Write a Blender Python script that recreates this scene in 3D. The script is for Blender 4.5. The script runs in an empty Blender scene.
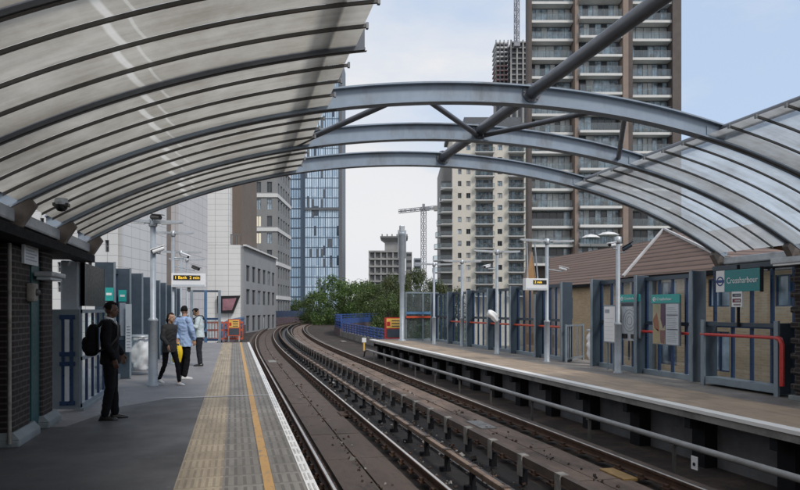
import bpy, bmesh, math, random
from mathutils import Vector, Matrix, Quaternion
random.seed(7)
SC = bpy.context.scene
COL = SC.collection
PI = math.pi
# ---------------------------------------------------------------- camera frame (world Y runs along the platform)
FOC = 660.0; EYE = 1.65
YAW = math.atan(166 / FOC)
CA, SA = math.cos(YAW), math.sin(YAW)

def at(px, py=310.0, X=None, Y=None, Z=None, D=None):
    """a point of the place from its direction in the photograph and one known coordinate (used to measure sizes)"""
    x = (px - 400) / FOC; y = (310.0 - py) / FOC
    r = (x * CA + SA, -x * SA + CA, y)
    if X is not None: t = X / r[0]
    elif Y is not None: t = Y / r[1]
    elif Z is not None: t = (Z - EYE) / r[2]
    else: t = D
    return Vector((r[0] * t, r[1] * t, r[2] * t + EYE))

# ---------------------------------------------------------------- mesh builder
class MB:
    def __init__(s): s.v = []; s.f = []; s.mi = []; s.sm = []
    def add(s, vs, fs, mi=0, smooth=False):
        b = len(s.v); s.v += [tuple(p) for p in vs]
        for f in fs:
            s.f.append(tuple(b + i for i in f)); s.mi.append(mi); s.sm.append(smooth)
        return s
    def quad(s, a, b, c, d, mi=0): return s.add([a, b, c, d], [(0, 1, 2, 3)], mi)
    def box(s, x0, x1, y0, y1, z0, z1, mi=0, bev=0.0):
        if bev <= 0:
            vs = [(x, y, z) for z in (z0, z1) for y in (y0, y1) for x in (x0, x1)]
            return s.add(vs, [(0, 2, 3, 1), (4, 5, 7, 6), (0, 1, 5, 4), (2, 6, 7, 3), (0, 4, 6, 2), (1, 3, 7, 5)], mi)
        bm = bmesh.new(); bmesh.ops.create_cube(bm, size=1)
        for v in bm.verts:
            v.co = Vector(((x0 + x1) / 2 + v.co.x * (x1 - x0), (y0 + y1) / 2 + v.co.y * (y1 - y0), (z0 + z1) / 2 + v.co.z * (z1 - z0)))
        bmesh.ops.bevel(bm, geom=list(bm.edges), offset=bev, segments=2, affect='EDGES', profile=.6)
        return s.bm(bm, mi)
    def bm(s, bm, mi=0, smooth=False):
        bm.verts.index_update()
        s.add([v.co for v in bm.verts], [[v.index for v in f.verts] for f in bm.faces], mi, smooth); bm.free(); return s
    def obox(s, c, u, v, w, mi=0):
        """box from centre and three half-axis vectors"""
        c, u, v, w = Vector(c), Vector(u), Vector(v), Vector(w)
        vs = [c + a * u + b * v + d * w for d in (-1, 1) for b in (-1, 1) for a in (-1, 1)]
        return s.add(vs, [(0, 2, 3, 1), (4, 5, 7, 6), (0, 1, 5, 4), (2, 6, 7, 3), (0, 4, 6, 2), (1, 3, 7, 5)], mi)
    def bar(s, p, q, w, h, up=(0, 0, 1), mi=0):
        p, q = Vector(p), Vector(q); d = q - p; L = d.length
        if L < 1e-6: return s
        d /= L; up = Vector(up); sd = d.cross(up)
        if sd.length < 1e-4: sd = d.cross(Vector((0, 1, 0)))
        sd.normalize(); u = sd.cross(d)
        return s.obox((p + q) / 2, d * L / 2, sd * w / 2, u * h / 2, mi)
    def tube(s, pts, r, n=10, mi=0, cap=True, smooth=True):
        pts = [Vector(p) for p in pts]; m = len(pts)
        rs = r if isinstance(r, (list, tuple)) else [r] * m
        ref = None; rings = []
        for i in range(m):
            d = (pts[min(i + 1, m - 1)] - pts[max(i - 1, 0)]).normalized()
            if ref is None:
                ref = d.orthogonal().normalized()
            ref = (ref - d * ref.dot(d)).normalized(); b = d.cross(ref)
            rings.append([pts[i] + (ref * math.cos(2 * PI * k / n) + b * math.sin(2 * PI * k / n)) * rs[i] for k in range(n)])
        vs = [p for rg in rings for p in rg]; fs = []
        for i in range(m - 1):
            for k in range(n):
                k2 = (k + 1) % n
                fs.append((i * n + k, i * n + k2, (i + 1) * n + k2, (i + 1) * n + k))
        s.add(vs, fs, mi, smooth)
        if cap:
            s.add(rings[0], [tuple(range(n))[::-1]], mi); s.add(rings[-1], [tuple(range(n))], mi)
        return s
    def prism(s, poly, e, mi=0, cap=True):
        """closed polygon (3-D points) pushed along the vector e"""
        n = len(poly); e = Vector(e); a = [Vector(p) for p in poly]; b = [p + e for p in a]
        fs = [(i, (i + 1) % n, n + (i + 1) % n, n + i) for i in range(n)]
        if cap: fs += [tuple(range(n))[::-1], tuple(range(n, 2 * n))]
        return s.add(a + b, fs, mi)
    def sweep(s, path, prof, mi=0, smooth=False, cap=True):
        """profile (offset to the right, height) swept along a near-level path"""
        path = [Vector(p) for p in path]; m = len(path); n = len(prof); vs = []
        for i in range(m):
            d = path[min(i + 1, m - 1)] - path[max(i - 1, 0)]; d.z = 0; d.normalize()
            rt = Vector((d.y, -d.x, 0))
            vs += [path[i] + rt * a + Vector((0, 0, b)) for a, b in prof]
        fs = [(i * n + k, i * n + (k + 1) % n, (i + 1) * n + (k + 1) % n, (i + 1) * n + k) for i in range(m - 1) for k in range(n)]
        if cap: fs += [tuple(range(n)), tuple((m - 1) * n + k for k in range(n))[::-1]]
        return s.add(vs, fs, mi, smooth)
    def lathe(s, c, prof, n=16, mi=0, smooth=True):
        c = Vector(c); vs = [c + Vector((r * math.cos(2 * PI * k / n), r * math.sin(2 * PI * k / n), z)) for r, z in prof for k in range(n)]
        fs = [(i * n + k, i * n + (k + 1) % n, (i + 1) * n + (k + 1) % n, (i + 1) * n + k) for i in range(len(prof) - 1) for k in range(n)]
        return s.add(vs, fs, mi, smooth)
    def mesh(s, name, mats, origin=(0, 0, 0), fix=True):
        me = bpy.data.meshes.new(name); o = Vector(origin)
        me.from_pydata([Vector(p) - o for p in s.v], [], s.f)
        for m in (mats if isinstance(mats, (list, tuple)) else [mats]): me.materials.append(m)
        me.polygons.foreach_set('material_index', s.mi); me.polygons.foreach_set('use_smooth', s.sm)
        if fix:
            bm = bmesh.new(); bm.from_mesh(me); bmesh.ops.recalc_face_normals(bm, faces=bm.faces); bm.to_mesh(me); bm.free()
        me.update(); return me
    def build(s, name, mats, parent=None, fix=True):
        return link(name, s.mesh(name, mats, base_of(parent), fix), parent)

def base_of(o):
    v = Vector((0, 0, 0))
    while o is not None: v += Vector(o.location); o = o.parent
    return v
def link(name, data, parent=None, loc=None):
    o = bpy.data.objects.new(name, data); COL.objects.link(o)
    if parent is not None: o.parent = parent
    if loc is not None: o.location = loc
    return o
def tag(o, label=None, cat=None, group=None, kind=None):
    if label: o['label'] = label
    if cat: o['category'] = cat
    if group: o['group'] = group
    if kind: o['kind'] = kind
    return o
def thing(name, label, cat, loc=(0, 0, 0), rz=0.0, group=None):
    o = link(name, None); o.location = loc; o.rotation_euler = (0, 0, rz); o.empty_display_size = .2
    return tag(o, label, cat, group)
KIDS = {}
def copy_tree(o, parent=None, loc=None, rz=None, label=None, group=None):
    c = o.copy(); COL.objects.link(c)
    if parent is not None: c.parent = parent
    if loc is not None: c.location = loc
    if rz is not None: c.rotation_euler = (0, 0, rz)
    if label: c['label'] = label
    if group: c['group'] = group
    for ch in list(o.children):
        if ch.name in COL.objects and ch is not c: copy_tree(ch, c)
    return c
def structure(mb, name, mats, fix=True):
    return tag(mb.build(name, mats, None, fix), kind='structure')

# ---------------------------------------------------------------- materials
def nodes(name):
    m = bpy.data.materials.new(name); m.use_nodes = True
    nt = m.node_tree; return m, nt, nt.nodes['Principled BSDF'], nt.nodes['Material Output']
def N(nt, t, **k):
    n = nt.nodes.new(t)
    for a, b in k.items():
        if a.startswith('in_'): n.inputs[a[3:].replace('_', ' ')].default_value = b
        else: setattr(n, a, b)
    return n
def c4(c, f=1.0): return (c[0] * f, c[1] * f, c[2] * f, 1)
def mixc(nt, fac, a, b, mode='MIX'):
    n = N(nt, 'ShaderNodeMix', data_type='RGBA', blend_type=mode)
    for sock, val in ((n.inputs[0], fac), (n.inputs[6], a), (n.inputs[7], b)):
        if isinstance(val, (int, float, tuple)): sock.default_value = val
        else: nt.links.new(val, sock)
    return n.outputs[2]
def ramp(nt, fac, lo, hi, a=0.0, b=1.0):
    n = N(nt, 'ShaderNodeMapRange'); nt.links.new(fac, n.inputs[0])
    n.inputs[1].default_value = lo; n.inputs[2].default_value = hi; n.inputs[3].default_value = a; n.inputs[4].default_value = b
    return n.outputs[0]
def math_(nt, op, a, b=None):
    n = N(nt, 'ShaderNodeMath', operation=op)
    for i, v in enumerate((a, b)):
        if v is None: continue
        if isinstance(v, (int, float)): n.inputs[i].default_value = v
        else: nt.links.new(v, n.inputs[i])
    return n.outputs[0]
def coords(nt, scale=(1, 1, 1), world=True):
    if world:
        g = N(nt, 'ShaderNodeNewGeometry').outputs['Position']
    else:
        g = N(nt, 'ShaderNodeTexCoord').outputs['Object']
    mp = N(nt, 'ShaderNodeMapping'); nt.links.new(g, mp.inputs[0]); mp.inputs['Scale'].default_value = scale
    return mp.outputs[0]
def noise(nt, vec, scale, detail=4, rough=.55):
    n = N(nt, 'ShaderNodeTexNoise'); n.inputs['Scale'].default_value = scale; n.inputs['Detail'].default_value = detail
    n.inputs['Roughness'].default_value = rough; nt.links.new(vec, n.inputs['Vector']); return n.outputs['Fac']
def bump(nt, bs, h, strength=.3, dist=.01):
    b = N(nt, 'ShaderNodeBump'); b.inputs['Strength'].default_value = strength; b.inputs['Distance'].default_value = dist
    nt.links.new(h, b.inputs['Height']); nt.links.new(b.outputs[0], bs.inputs['Normal'])
def mat(name, col, rough=.6, metal=0.0, var=.18, sc=2.0, bmp=0.0, bsc=40.0, grime=None, gamt=.5, gsc=1.2, stretch=(1, 1, 1), spec=None):
    """painted / cast / woven surface: colour varied by two noises, optional grime patches and grain"""
    m, nt, bs, out = nodes(name)
    v = coords(nt, stretch)
    a = noise(nt, v, sc, 5); b = noise(nt, v, sc * 9, 4)
    f = math_(nt, 'ADD', math_(nt, 'MULTIPLY', a, .65), math_(nt, 'MULTIPLY', b, .35))
    f = ramp(nt, f, .32, .68)
    c = mixc(nt, f, c4(col, 1 - var), c4(col, 1 + var))
    if grime:
        g = ramp(nt, noise(nt, v, gsc, 8, .7), .5, .68, 0, gamt)
        c = mixc(nt, g, c, c4(grime))
    nt.links.new(c, bs.inputs['Base Color'])
    nt.links.new(ramp(nt, b, .3, .7, max(rough - .1, .02), min(rough + .1, 1)), bs.inputs['Roughness'])
    bs.inputs['Metallic'].default_value = metal
    if spec is not None: bs.inputs['Specular IOR Level'].default_value = spec
    if bmp: bump(nt, bs, noise(nt, v, bsc, 3), bmp, .006)
    return m
def emit(name, col, power):
    m, nt, bs, out = nodes(name)
    bs.inputs['Base Color'].default_value = (.01, .01, .01, 1)
    bs.inputs['Emission Color'].default_value = c4(col); bs.inputs['Emission Strength'].default_value = power
    return m
def brick(name, c1, c2, mortar, along='y', size=1.0, msize=.012, bw=.225, rh=.075, rough=.85, bstr=.5):
    m, nt, bs, out = nodes(name)
    g = N(nt, 'ShaderNodeNewGeometry'); sp = N(nt, 'ShaderNodeSeparateXYZ'); nt.links.new(g.outputs['Position'], sp.inputs[0])
    cb = N(nt, 'ShaderNodeCombineXYZ')
    u = sp.outputs['Y'] if along == 'y' else sp.outputs['X'] if along == 'x' else math_(nt, 'ADD', sp.outputs['X'], sp.outputs['Y'])
    nt.links.new(u, cb.inputs[0]); nt.links.new(sp.outputs['Z'], cb.inputs[1])
    t = N(nt, 'ShaderNodeTexBrick'); nt.links.new(cb.outputs[0], t.inputs['Vector'])
    t.inputs['Scale'].default_value = 1 / size; t.inputs['Mortar Size'].default_value = msize; t.inputs['Brick Width'].default_value = bw; t.inputs['Row Height'].default_value = rh
    t.inputs['Color1'].default_value = c4(c1); t.inputs['Color2'].default_value = c4(c2); t.inputs['Mortar'].default_value = c4(mortar); t.inputs['Bias'].default_value = -.1
    v = coords(nt)
    c = mixc(nt, ramp(nt, noise(nt, v, .8, 6, .7), .35, .7, 0, .45), t.outputs['Color'], c4(c1, .55))
    nt.links.new(c, bs.inputs['Base Color']); bs.inputs['Roughness'].default_value = rough
    inv = math_(nt, 'SUBTRACT', 1.0, t.outputs['Fac']); bump(nt, bs, inv, bstr, .008)
    return m
def rows(name, col, col2, pitch, axis='Z', line=(.02, .02, .02), lw=.18, rough=.8, var=.2):
    """courses of tiles or boards: dark joint lines at a fixed pitch along one axis"""
    m, nt, bs, out = nodes(name)
    g = N(nt, 'ShaderNodeNewGeometry'); sp = N(nt, 'ShaderNodeSeparateXYZ'); nt.links.new(g.outputs['Position'], sp.inputs[0])
    q = math_(nt, 'DIVIDE', sp.outputs[axis], pitch); fr = math_(nt, 'FRACT', q); fl = math_(nt, 'FLOOR', q)
    wn = N(nt, 'ShaderNodeTexWhiteNoise', noise_dimensions='1D'); nt.links.new(fl, wn.inputs['W'])
    v = coords(nt)
    f = math_(nt, 'ADD', math_(nt, 'MULTIPLY', wn.outputs['Value'], .35), math_(nt, 'MULTIPLY', noise(nt, v, 3.0, 6, .7), .65))
    c = mixc(nt, f, c4(col), c4(col2))
    e = ramp(nt, fr, 0.0, lw, 1, 0)
    c = mixc(nt, e, c, c4(line)); nt.links.new(c, bs.inputs['Base Color']); bs.inputs['Roughness'].default_value = rough
    bump(nt, bs, fr, .6, pitch * .25)
    return m
def fresnel(nt, k, base=.04):
    """reflection rising towards grazing view, the same from both faces of a thin sheet"""
    lw = N(nt, 'ShaderNodeLayerWeight'); lw.inputs[0].default_value = .5
    return math_(nt, 'MULTIPLY', math_(nt, 'ADD', base, math_(nt, 'MULTIPLY', math_(nt, 'POWER', lw.outputs['Facing'], 4.0), 1 - base)), k)
def pane_mat(name, tint, rough=.06, see=.6, gloss=(.9, .95, 1.0), dirt=.0):
    """single sheet of glass: see-through with a Fresnel reflection and a little dirt"""
    m, nt, bs, out = nodes(name); nt.nodes.remove(bs)
    tr = N(nt, 'ShaderNodeBsdfTransparent'); tr.inputs[0].default_value = c4(tint)
    gl = N(nt, 'ShaderNodeBsdfGlossy'); gl.inputs['Color'].default_value = c4(gloss); gl.inputs['Roughness'].default_value = rough
    m1 = N(nt, 'ShaderNodeMixShader'); nt.links.new(fresnel(nt, .8, .09), m1.inputs[0]); nt.links.new(tr.outputs[0], m1.inputs[1]); nt.links.new(gl.outputs[0], m1.inputs[2])
    df = N(nt, 'ShaderNodeBsdfDiffuse'); df.inputs[0].default_value = (.25, .27, .28, 1)
    m2 = N(nt, 'ShaderNodeMixShader'); v = coords(nt, (1, 1, .5))
    nt.links.new(ramp(nt, noise(nt, v, 2.5, 6, .7), .35, .75, 1 - see - .08, 1 - see + .12), m2.inputs[0]); nt.links.new(m1.outputs[0], m2.inputs[1]); nt.links.new(df.outputs[0], m2.inputs[2])
    nt.links.new(m2.outputs[0], out.inputs[0]); return m
def window_mat(name, col, rough=.08, var=.5, sc=.35, spec=1.0):
    """opaque building glass seen from outside: dark, glossy, uneven from pane to pane"""
    m, nt, bs, out = nodes(name); v = coords(nt)
    f = ramp(nt, noise(nt, v, sc, 3), .35, .65)
    nt.links.new(mixc(nt, f, c4(col, 1 - var), c4(col, 1 + var)), bs.inputs['Base Color'])
    bs.inputs['Roughness'].default_value = rough; bs.inputs['Specular IOR Level'].default_value = spec; bs.inputs['IOR'].default_value = 1.6
    return m
# ---------------------------------------------------------------- shared materials
def tactile(name, col, pitch, dark=.55, slab=.4, amt=.8, grime=(.05, .045, .04)):
    """paving slabs with rows of raised ribs running along the platform"""
    m, nt, bs, out = nodes(name)
    g = N(nt, 'ShaderNodeNewGeometry'); sp = N(nt, 'ShaderNodeSeparateXYZ'); nt.links.new(g.outputs['Position'], sp.inputs[0])
    fx = math_(nt, 'FRACT', math_(nt, 'DIVIDE', sp.outputs['X'], pitch)); yq = math_(nt, 'DIVIDE', sp.outputs['Y'], slab); fy = math_(nt, 'FRACT', yq)
    gx = math_(nt, 'LESS_THAN', fx, .38); gy = math_(nt, 'LESS_THAN', fy, .8)
    slot = math_(nt, 'MULTIPLY', gx, gy); joint = math_(nt, 'GREATER_THAN', fy, .955)
    cell = N(nt, 'ShaderNodeCombineXYZ'); nt.links.new(math_(nt, 'FLOOR', yq), cell.inputs[0]); nt.links.new(math_(nt, 'FLOOR', math_(nt, 'DIVIDE', sp.outputs['X'], .4)), cell.inputs[1])
    wn = N(nt, 'ShaderNodeTexWhiteNoise', noise_dimensions='2D'); nt.links.new(cell.outputs[0], wn.inputs['Vector'])
    c = mixc(nt, wn.outputs['Value'], c4(col, .84), c4(col, 1.12))
    c = mixc(nt, math_(nt, 'MULTIPLY', math_(nt, 'MAXIMUM', slot, joint), amt), c, c4(col, dark))
    v = coords(nt); st = coords(nt, (1.6, .25, 1))
    c = mixc(nt, ramp(nt, noise(nt, st, 2.2, 8, .75), .45, .72, 0, .55), c, c4(grime))
    c = mixc(nt, ramp(nt, noise(nt, v, 40, 3), .3, .7, 0, .25), c, c4(col, .5))
    nt.links.new(c, bs.inputs['Base Color']); bs.inputs['Roughness'].default_value = .75
    bump(nt, bs, math_(nt, 'SUBTRACT', 1.0, math_(nt, 'MAXIMUM', slot, joint)), .7, .006)
    return m
def tarmac(name, col, patch, wet=.72):
    m, nt, bs, out = nodes(name); v = coords(nt)
    c = mixc(nt, ramp(nt, noise(nt, v, 160, 2), .35, .65), c4(col, .7), c4(col, 1.3))
    c = mixc(nt, ramp(nt, noise(nt, v, .7, 8, .72), .44, .60, 0, .85), c, c4(patch, 1.15))
    c = mixc(nt, ramp(nt, noise(nt, v, 5, 3, .5), .66, .72, 0, .5), c, c4(col, 1.9))
    vo = N(nt, 'ShaderNodeTexVoronoi'); vo.inputs['Scale'].default_value = 2.3; nt.links.new(v, vo.inputs['Vector'])
    gum = ramp(nt, vo.outputs['Distance'], .03, .06, .7, 0)
    c = mixc(nt, gum, c, c4(col, 2.4))
    nt.links.new(c, bs.inputs['Base Color']); nt.links.new(ramp(nt, noise(nt, v, .9, 5), .35, .7, wet - .22, wet + .1), bs.inputs['Roughness'])
    bump(nt, bs, noise(nt, v, 220, 2), .35, .004); return m
def worn_paint(name, col, under, keep=.6, sc=9):
    m, nt, bs, out = nodes(name); v = coords(nt, (1, .45, 1))
    w = ramp(nt, noise(nt, v, sc, 8, .75), keep - .06, keep + .06)
    c = mixc(nt, noise(nt, v, 3, 4), c4(col, .82), c4(col, 1.1)); c = mixc(nt, w, c, c4(under))
    nt.links.new(c, bs.inputs['Base Color']); bs.inputs['Roughness'].default_value = .65
    bump(nt, bs, noise(nt, v, 60, 3), .25, .004); return m

M = {}
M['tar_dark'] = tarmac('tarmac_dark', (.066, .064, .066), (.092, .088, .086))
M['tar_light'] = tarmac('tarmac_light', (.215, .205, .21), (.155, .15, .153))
M['tar_right'] = tarmac('tarmac_brown', (.16, .145, .135), (.24, .21, .18))
M['buff'] = tactile('paving_buff', (.41, .335, .24), .066, .66)
M['paver'] = tactile('paving_grey', (.245, .225, .20), .085, .5)
M['buff_right'] = tactile('paving_buff_right', (.39, .30, .22), .066, .7, .4, .45)
M['yellow_line'] = worn_paint('yellow_line', (.52, .30, .105), (.24, .19, .15), .585)
M['white_nose'] = worn_paint('white_nose', (.74, .73, .71), (.26, .25, .24), .68, 5)
M['white_edge'] = worn_paint('white_edge', (.80, .79, .77), (.24, .23, .21), .63)
M['white_line'] = worn_paint('white_line', (.42, .42, .43), (.2, .2, .2), .66)
M['concrete'] = mat('concrete', (.22, .21, .2), .85, var=.25, sc=1.5, bmp=.25, grime=(.07, .065, .06), gamt=.7)
M['concrete_dark'] = mat('concrete_dark', (.075, .075, .08), .9, var=.35, sc=1.2, bmp=.2, grime=(.02, .02, .02), gamt=.7)
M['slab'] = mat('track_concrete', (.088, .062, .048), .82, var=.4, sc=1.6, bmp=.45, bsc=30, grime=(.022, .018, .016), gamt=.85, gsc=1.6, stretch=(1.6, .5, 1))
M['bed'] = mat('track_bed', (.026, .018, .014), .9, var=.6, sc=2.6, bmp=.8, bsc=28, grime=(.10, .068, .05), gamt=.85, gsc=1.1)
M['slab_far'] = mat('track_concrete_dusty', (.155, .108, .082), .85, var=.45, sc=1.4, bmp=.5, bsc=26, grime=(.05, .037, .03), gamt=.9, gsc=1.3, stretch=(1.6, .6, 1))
M['rust'] = mat('rusty_steel', (.085, .045, .028), .75, .25, var=.45, sc=3, bmp=.2, grime=(.02, .015, .013), gamt=.7)
M['railtop'] = mat('polished_rail', (.66, .62, .58), .36, .65, var=.12, sc=.8)
M['cover'] = mat('conductor_cover', (.20, .135, .095), .6, var=.35, sc=2, grime=(.07, .045, .03), gamt=.8, gsc=2.2)
M['cover_dark'] = mat('conductor_cover_dark', (.085, .06, .048), .65, var=.4, sc=2, grime=(.03, .025, .02), gamt=.8)
M['bracket'] = mat('bracket_grey', (.25, .235, .215), .7, var=.35, sc=6, grime=(.09, .07, .05), gamt=.7, gsc=5)
M['galv'] = mat('galvanised', (.43, .46, .49), .45, .55, var=.18, sc=4, grime=(.2, .2, .2), gamt=.5, gsc=3)
M['post'] = mat('post_paint', (.31, .345, .385), .42, .1, var=.12, sc=3, grime=(.2, .21, .22), gamt=.5, gsc=2.5)
M['arch'] = mat('arch_paint', (.255, .31, .38), .45, .1, var=.12, sc=1.2, grime=(.135, .13, .125), gamt=.7, gsc=1.6, stretch=(1, 1, .35))
M['tube'] = mat('tube_paint', (.115, .125, .145), .42, .15, var=.15, sc=2, grime=(.06, .06, .065), gamt=.5)
M['bar'] = mat('glazing_bar', (.10, .095, .09), .45, .3, var=.25, sc=3)
M['bar_end'] = mat('bar_end', (.2, .21, .22), .5, .3, var=.2)
M['dark'] = mat('dark_paint', (.012, .0125, .015), .8, var=.2, spec=.15)
M['black'] = mat('black_plastic', (.012, .012, .014), .4, var=.2)
M['steelblue'] = mat('fin_paint', (.048, .068, .092), .4, .15, var=.14, sc=1.5, grime=(.03, .04, .05), gamt=.5)
M['fin_pale'] = mat('fin_edge_paint', (.21, .255, .295), .42, .15, var=.14, sc=2, grime=(.1, .12, .13), gamt=.5)
M['mullion'] = mat('mullion_blue', (.016, .042, .105), .35, .05, var=.2)
M['blue'] = mat('parapet_blue', (.03, .085, .30), .45, var=.25, sc=1.5, grime=(.03, .04, .08), gamt=.5)
M['navy'] = mat('parapet_navy', (.02, .045, .11), .5, var=.3, sc=1.2, grime=(.04, .03, .05), gamt=.5)
M['mauve'] = mat('parapet_plinth', (.12, .085, .1), .85, var=.3, sc=1.5, grime=(.05, .04, .045), gamt=.6)
M['red'] = mat('red_paint', (.48, .035, .03), .32, var=.12, sc=4)
M['orange_red'] = mat('rail_red', (.50, .075, .035), .4, var=.15, sc=4)
M['barrier'] = mat('barrier_orange', (.50, .10, .045), .5, var=.2, sc=4, grime=(.25, .06, .03), gamt=.4)
M['teal'] = mat('sign_teal', (.012, .21, .225), .35, var=.06)
M['teal_head'] = mat('poster_teal', (.03, .35, .33), .35, var=.08)
M['teal_door'] = mat('door_teal', (.012, .075, .085), .45, var=.2)
M['white'] = mat('white_paint', (.74, .75, .76), .4, var=.06)
M['paper'] = mat('poster_paper', (.52, .56, .60), .35, var=.08, sc=3)
M['ink'] = mat('poster_ink', (.05, .06, .08), .5, var=.2)
M['ink_grey'] = mat('map_ink', (.28, .31, .36), .5, var=.2)
M['roundel'] = mat('roundel_blue', (.015, .05, .2), .4, var=.05)
M['amber'] = emit('amber_leds', (1.0, .62, .05), 1.3)
M['brick_dark'] = brick('brick_dark', (.020, .012, .011), (.010, .008, .008), (.085, .072, .068), 'y', msize=.010)
M['brick_dark_x'] = brick('brick_dark_end', (.055, .03, .026), (.028, .02, .02), (.10, .08, .072), 'x', msize=.010)
M['stone'] = mat('plinth_stone', (.2, .225, .235), .7, var=.2, sc=3, bmp=.2, grime=(.1, .1, .1), gamt=.5)
M['brick_buff'] = brick('brick_buff', (.54, .385, .225), (.42, .285, .16), (.46, .40, .31), 'xy')
M['pane'] = pane_mat('screen_glass', (.88, .93, .95), .05, .94)
M['pane_teal'] = pane_mat('screen_glass_teal', (.35, .52, .60), .06, .78)
M['skin_dark'] = mat('skin_dark', (.085, .042, .027), .5, var=.08)
M['skin_mid'] = mat('skin_mid', (.42, .24, .16), .5, var=.06)
M['skin_tan'] = mat('skin_tan', (.30, .17, .105), .5, var=.06)
M['cloth_black'] = mat('cloth_black', (.006, .006, .008), .9, var=.25, sc=8, bmp=.25, bsc=30, spec=.2)
M['cloth_navy'] = mat('cloth_navy', (.010, .012, .019), .85, var=.25, sc=8, bmp=.2, bsc=30)
M['cloth_char'] = mat('cloth_charcoal', (.018, .0175, .019), .8, var=.3, sc=8, bmp=.35, bsc=14)
M['cloth_blue'] = mat('cloth_light_blue', (.30, .41, .62), .8, var=.12, sc=6, bmp=.3, bsc=18)
M['cloth_white'] = mat('cloth_white', (.66, .68, .70), .8, var=.08, sc=6, bmp=.3, bsc=18)
M['cloth_mint'] = mat('cloth_mint', (.50, .58, .60), .8, var=.12, sc=6, bmp=.3, bsc=18)
M['cloth_plum'] = mat('cloth_plum', (.16, .035, .075), .8, var=.15)
M['hair'] = mat('hair_black', (.007, .0065, .0065), .75, var=.3, sc=20, bmp=.5, bsc=80, spec=.15)
M['hair_brown'] = mat('hair_brown', (.018, .011, .009), .7, var=.3, sc=20, bmp=.5, bsc=80, spec=.2)
M['shoe_black'] = mat('shoe_black', (.012, .012, .012), .3, var=.2)
M['shoe_white'] = mat('shoe_white', (.62, .61, .60), .55, var=.1)
M['yellow_bag'] = mat('bag_yellow', (.72, .50, .015), .45, var=.08, sc=6, bmp=.2, bsc=15)
M['eye'] = mat('eye_white', (.7, .7, .7), .2, var=.02)

# ---------------------------------------------------------------- track alignment (left rail), bending right beyond the platforms
PATH = []
def _path():
    x, y, th, s = 1.32, -6.0, 0.0, -6.0
    while s < 250:
        PATH.append((s, x, y, th))
        k = 0 if s < 34 else 1 / 520 if s < 92 else 1 / 520 + (1 / 210 - 1 / 520) * min(1, (s - 92) / 25)
        x += math.sin(th); y += math.cos(th); th += k; s += 1
_path()
def along(s, off=0.0, z=0.0):
    s = max(-6, min(s, 248)); i = int(s + 6); t = s + 6 - i
    a, b = PATH[i], PATH[i + 1]
    x = a[1] + (b[1] - a[1]) * t; y = a[2] + (b[2] - a[2]) * t; th = a[3] + (b[3] - a[3]) * t
    return Vector((x + off * math.cos(th), y - off * math.sin(th), z)), th
def run(off, z, s0=-6, s1=248, step=2.0):
    n = max(2, int((s1 - s0) / step)); return [along(s0 + (s1 - s0) * i / n, off, z)[0] for i in range(n + 1)]

RT = -0.77                                     # top of rail
# ---- terrain, viaduct deck, platforms
m = MB(); m.quad((-900, -300, -7), (900, -300, -7), (900, 1500, -7), (-900, 1500, -7))
structure(m, 'ground', mat('ground_surface', (.12, .125, .11), .9, var=.35, sc=.05, bmp=.1, grime=(.05, .07, .035), gamt=.8, gsc=.03))
m = MB(); m.sweep(run(0, 0, -6, 248, 3), [(-3.2, -1.02), (9.4, -1.02), (9.4, -2.4), (-3.2, -2.4)])
structure(m, 'viaduct_deck', M['bed'])
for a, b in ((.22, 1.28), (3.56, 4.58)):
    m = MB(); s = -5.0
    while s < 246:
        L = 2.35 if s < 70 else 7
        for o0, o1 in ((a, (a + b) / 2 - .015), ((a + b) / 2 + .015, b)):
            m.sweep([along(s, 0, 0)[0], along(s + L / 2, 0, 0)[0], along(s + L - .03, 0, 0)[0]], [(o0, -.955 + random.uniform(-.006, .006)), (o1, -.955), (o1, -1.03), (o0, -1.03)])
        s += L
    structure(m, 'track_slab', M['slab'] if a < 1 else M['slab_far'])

PE = 0.757                                      # platform edge
m = MB(); m.box(-8, PE - .004, -6, 34.6, -.24, 0); m.box(-8, PE - .12, -6, 34.5, -2.4, -.243)
structure(m, 'platform_left', M['concrete'])
def sheet(name, poly, z, mt):
    m = MB(); m.add([(x, y, z) for x, y in poly], [tuple(range(len(poly)))]); return structure(m, name, mt, False)
def rect(x0, x1, y0, y1): return [(x0, y0), (x1, y0), (x1, y1), (x0, y1)]
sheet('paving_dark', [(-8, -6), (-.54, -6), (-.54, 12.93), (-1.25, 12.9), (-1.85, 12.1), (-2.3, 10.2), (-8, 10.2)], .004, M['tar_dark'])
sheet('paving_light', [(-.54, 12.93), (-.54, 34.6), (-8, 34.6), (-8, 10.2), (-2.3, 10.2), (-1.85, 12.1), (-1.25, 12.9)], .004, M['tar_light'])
sheet('paving_buff', rect(-.54, -.107, -6, 34.6), .004, M['buff'])
sheet('paving_slabs', rect(-.107, .66, -6, 34.6), .004, M['paver'])
sheet('yellow_line', rect(.272, .366, -6, 34.6), .008, M['yellow_line'])
sheet('white_edge_line', rect(.655, PE, -6, 34.6), .008, M['white_edge'])
sheet('crossing_line', rect(-1.25, .655, 12.93, 13.02), .012, M['white_line'])
m = MB(); y = -6.0
while y < 34:                                   # raised dashes on the white edge
    for dx in (.675, .715): m.box(dx, dx + .018, y, y + .27, .008, .013)
    y += .4
structure(m, 'edge_ribs', mat('edge_rib_paint', (.5, .49, .47), .7, var=.3, sc=6))

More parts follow.
